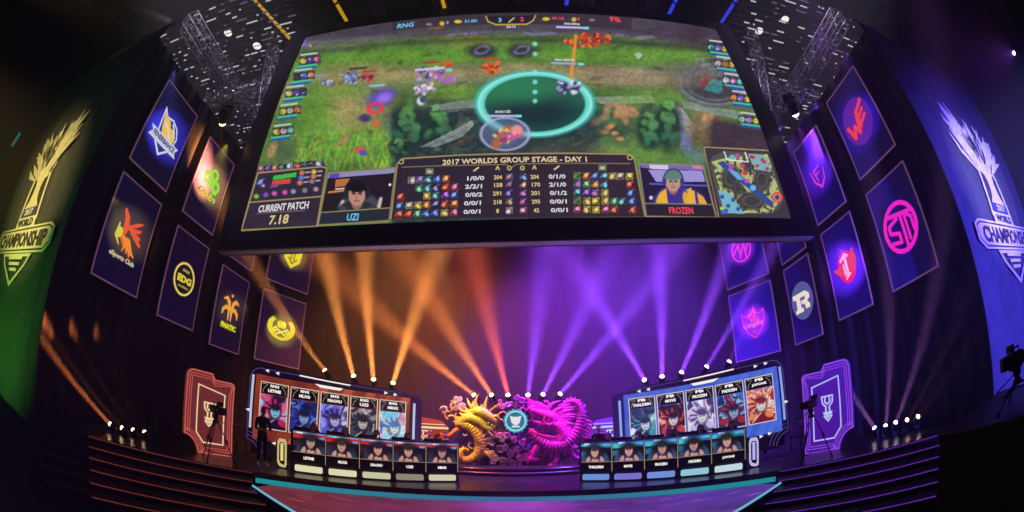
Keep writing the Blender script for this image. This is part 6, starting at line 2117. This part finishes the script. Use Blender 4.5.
ch0 = None
for s, W, wd in ((-1, DW, 'left'), (1, DW2, 'right')):
    for i in range(5):
        x = .05 + (i + .62) * (W - .1) / 5
        loc, rz = on_desk(s, x, 1.08)
        lab = 'black gaming chair behind the %s desk, %s from its left end' % (wd, ORD[i])
        if ch0 is None: ch0 = gaming_chair(loc, rz, lab)
        else:
            c = copy_tree(ch0); c.location = loc; c.rotation_euler = (0, 0, rz); c['label'] = lab
        loc, rz = on_desk(s, x, 1.04, .0)
        person('seated player in %s jersey and headset at the %s desk, %s from left' % ('dark' if s < 0 else 'navy', wd, ORD[i]), loc, rz, 'sit', 'players at the desks', M_shirt if s < 0 else M_shirt_w, True, rng.uniform(-.2, .2), .12, seed=i).scale = (1.08, 1.08, 1.08)

# ---- standing figures
p = at_z(262, 467, 0)
person('person in dark clothes and pale shoes standing in profile beside the red-toned screen', (p.x, p.y, 0), R_(64), 'stand', None, M_shirt, False, 0, .1, hold=True, seed=31)
person('person in dark clothes standing behind the right desk near the magenta dragon', (2.75, 14.3, 0), R_(-14), 'stand', None, M_shirt, False, .1, 0, seed=32)
for i, (x, y, s) in enumerate(((-3.5, 14.92, -1), (-2.72, 15.05, -1), (3.62, 14.95, 1))):
    pass
def bar_stool(loc, label):
    t = thing('bar_stool', label, 'stool', loc, 0, 'stools at the booths')
    MB().lathe([(.0, .56), (.17, .56), (.19, .59), (.17, .63), (.0, .635)], n=16).build('seat', M_black, t)
    MB().tube([(0, 0, .56), (0, 0, .03)], .025, 8).build('post', M_black2, t)
    MB().lathe([(.2, 0), (.2, .015), (.05, .04)], n=16).build('base', M_black2, t)
    return t


for i, (bx, by, dx, nm) in enumerate(((-3.35, 16.4, .28, 'orange'), (-3.35, 16.4, .86, 'orange'), (3.6, 16.4, -.5, 'violet'))):
    lab = '%s booth%s' % (nm, (', nearer the red-toned screen', ', nearer the gold dragon', '')[i])
    y = by - 1.0
    bar_stool((bx + dx, y, 0), 'round black stool at the ' + lab)
    person('seated person in dark clothes at the ' + lab, (bx + dx, y, .17), 0, 'sit', None, M_shirt, False, .1 * i, .05, seed=40 + i)

# ================================================================ cameras on tripods
def tripod(loc, rz, label, h=1.42):
    t = thing('camera_tripod', label, 'tripod', loc, rz, 'camera tripods')
    for k in range(3):
        a = 2 * PI * k / 3 + .5
        d = Vector((math.cos(a), math.sin(a), 0))
        sd = Vector((-d.y, d.x, 0))
        m = MB()
        for q in (-1, 1): m.tube([d * .07 + sd * q * .03 + Vector((0, 0, h - .08)), d * .36 + sd * q * .035 + Vector((0, 0, h * .5))], .014, 6)
        m.tube([d * .30 + Vector((0, 0, h * .56)), d * .60 + Vector((0, 0, .03))], .017, 7)
        m.box(d * .35 + Vector((0, 0, h * .5)), (.07, .07, .06))
        m.build('leg', M_black2, t)
        MB().ball(d * .60 + Vector((0, 0, .028)), (.032, .032, .028), nu=8, nv=6).build('foot', M_black, t)
    s = MB()
    for k in range(3):
        a = 2 * PI * k / 3 + .5; s.tube([(0, 0, .26), (.5 * math.cos(a), .5 * math.sin(a), .22)], .01, 6)
    s.build('spreader', M_black2, t)
    hd = MB().lathe([(.09, h - .12), (.1, h - .06), (.06, h - .03), (.06, h + .02)], n=12); hd.bevel_box((0, 0, h + .06), (.13, .16, .1), .02); hd.build('fluid_head', M_black, t)
    MB().tube([(.06, .06, h + .04), (.16, .5, h - .16)], .012, 6).build('pan_handle', M_black2, t)
    return t


def video_camera(loc, rz, label):
    """Shoulder-size broadcast camera, lens towards -y."""
    t = thing('video_camera', label, 'camera', loc, rz, 'broadcast cameras')
    b = MB().bevel_box((0, .06, .13), (.16, .44, .22), .02); b.bevel_box((0, .32, .13), (.12, .14, .2), .015); b.build('body', M_black, t)
    l = MB().lathe([(.07, 0), (.075, .02), (.075, .16), (.09, .2), (.09, .3), (.075, .3)], (0, -.14, .13), 14, Matrix.Rotation(PI / 2, 4, 'X')); l.build('lens', M_black2, t)
    MB().bevel_box((0, -.47, .13), (.24, .1, .2), .01).build('matte_box', M_black, t)
    MB().tube([(0, -.1, .24), (0, -.1, .3), (0, .2, .3), (0, .2, .24)], .015, 6).build('handle', M_black2, t)
    v = MB().bevel_box((.13, .02, .3), (.18, .1, .12), .015); v.tube([(.05, .02, .24), (.1, .02, .28)], .012, 6); v.build('viewfinder', M_black, t)
    MB().bevel_box((0, .02, .0), (.1, .3, .03), .008).build('mounting_plate', M_black2, t)
    return t


a = at_z(215, 461, 0)
tripod((a.x, a.y, 0), R_(20), 'black camera tripod standing in front of the red glowing board', h=1.2)
video_camera((a.x, a.y, 1.325), R_(62), 'black broadcast camera on the tripod before the red glowing board')
a = at_z(812, 461, 0)
tripod((a.x, a.y, 0), R_(50), 'black camera tripod standing in front of the violet glowing board', h=1.34)
video_camera((a.x, a.y, 1.465), R_(-62), 'black broadcast camera on the tripod before the violet glowing board')

# dark camera riser in the audience at the right edge
rs = thing('camera_riser', 'black-draped camera platform in the audience at the right edge', 'platform', (7.6, 2.6, -1.25), R_(0))
MB().bevel_box((0, 0, .96), (3.0, 2.4, 1.92), .02).build('skirt', M_void, rs)
MB().bevel_box((0, 0, 1.95), (3.06, 2.46, .06), .01).build('deck', M_black, rs)
a = at(1018, 402, 2.5)
tripod((a.x, a.y, .73), R_(10), 'tripod on the dark audience platform before the blue banner', h=.42)
video_camera((a.x, a.y, .73 + .545), R_(60), 'camera silhouetted against the blue banner at the right edge')

# handrails beside the boards
def handrail(label, A, B):
    t = MB()
    A, B = Vector(A), Vector(B)
    t.tube([A + Vector((0, 0, .98)), B + Vector((0, 0, .98))], .025, 8); t.tube([A + Vector((0, 0, .5)), B + Vector((0, 0, .5))], .018, 8)
    for k in range(4): p = A + (B - A) * k / 3; t.tube([p, p + Vector((0, 0, .98))], .022, 8)
    o = t.build('handrail', M_steel_dark); return props(o, label, 'handrail', 'stage handrails')


handrail('grey handrail between the red glowing board and the red-toned screen', (-9.6, 11.4, 0), (-8.75, 12.1, 0))
handrail('grey handrail between the violet glowing board and the blue-toned screen', (8.95, 12.0, 0), (9.8, 11.3, 0))

# ================================================================ labels of parts that look unlike the rest of their thing
PART_LABELS = {'lens': 'bright glowing lens', 'neon_outline': 'glowing outline along the edge', 'inner_neon': 'pale glowing inner outline', 'base_light': 'glowing rounded light under a player picture',
               'title_strip': 'dark title strip with ornaments', 'portrait_card': 'tall pale-edged portrait card', 'divider_line': 'thin cream dividing lines', 'glow_bar': 'bright glowing bar', 'arrow_light': 'small white arrow light',
               'display': 'lit picture area', 'minimap_panel': 'overlay panel with a small map', 'stats_panel': 'wide overlay panel of scores and small icons', 'patch_panel': 'overlay panel with a version number', 'player_camera': 'overlay camera picture of a player in a headset',
               'tube_light': 'glowing tube', 'rim': 'glowing rim', 'light_strip': 'bright strip light', 'trophy_flames': 'pale flaming top of the printed trophy', 'ribbon': 'lettered ribbon', 'riser_light': 'teal light band under the stage edge',
               'edge_light': 'cyan light tube along the edge', 'lamp_face': 'lit lamp face', 'border': 'thin mauve border', 'lit_underside': 'pale strip painted as the lit underside', 'hair': 'dark hair', 'headset': 'black headset', 'cup': 'white cup', 'horn': 'pointed horn'}
for o in list(S.objects):
    if o.parent is not None and o.type == 'MESH':
        k = o.name.split('.')[0]
        if k in PART_LABELS and not o.get('label'): o['label'] = PART_LABELS[k]
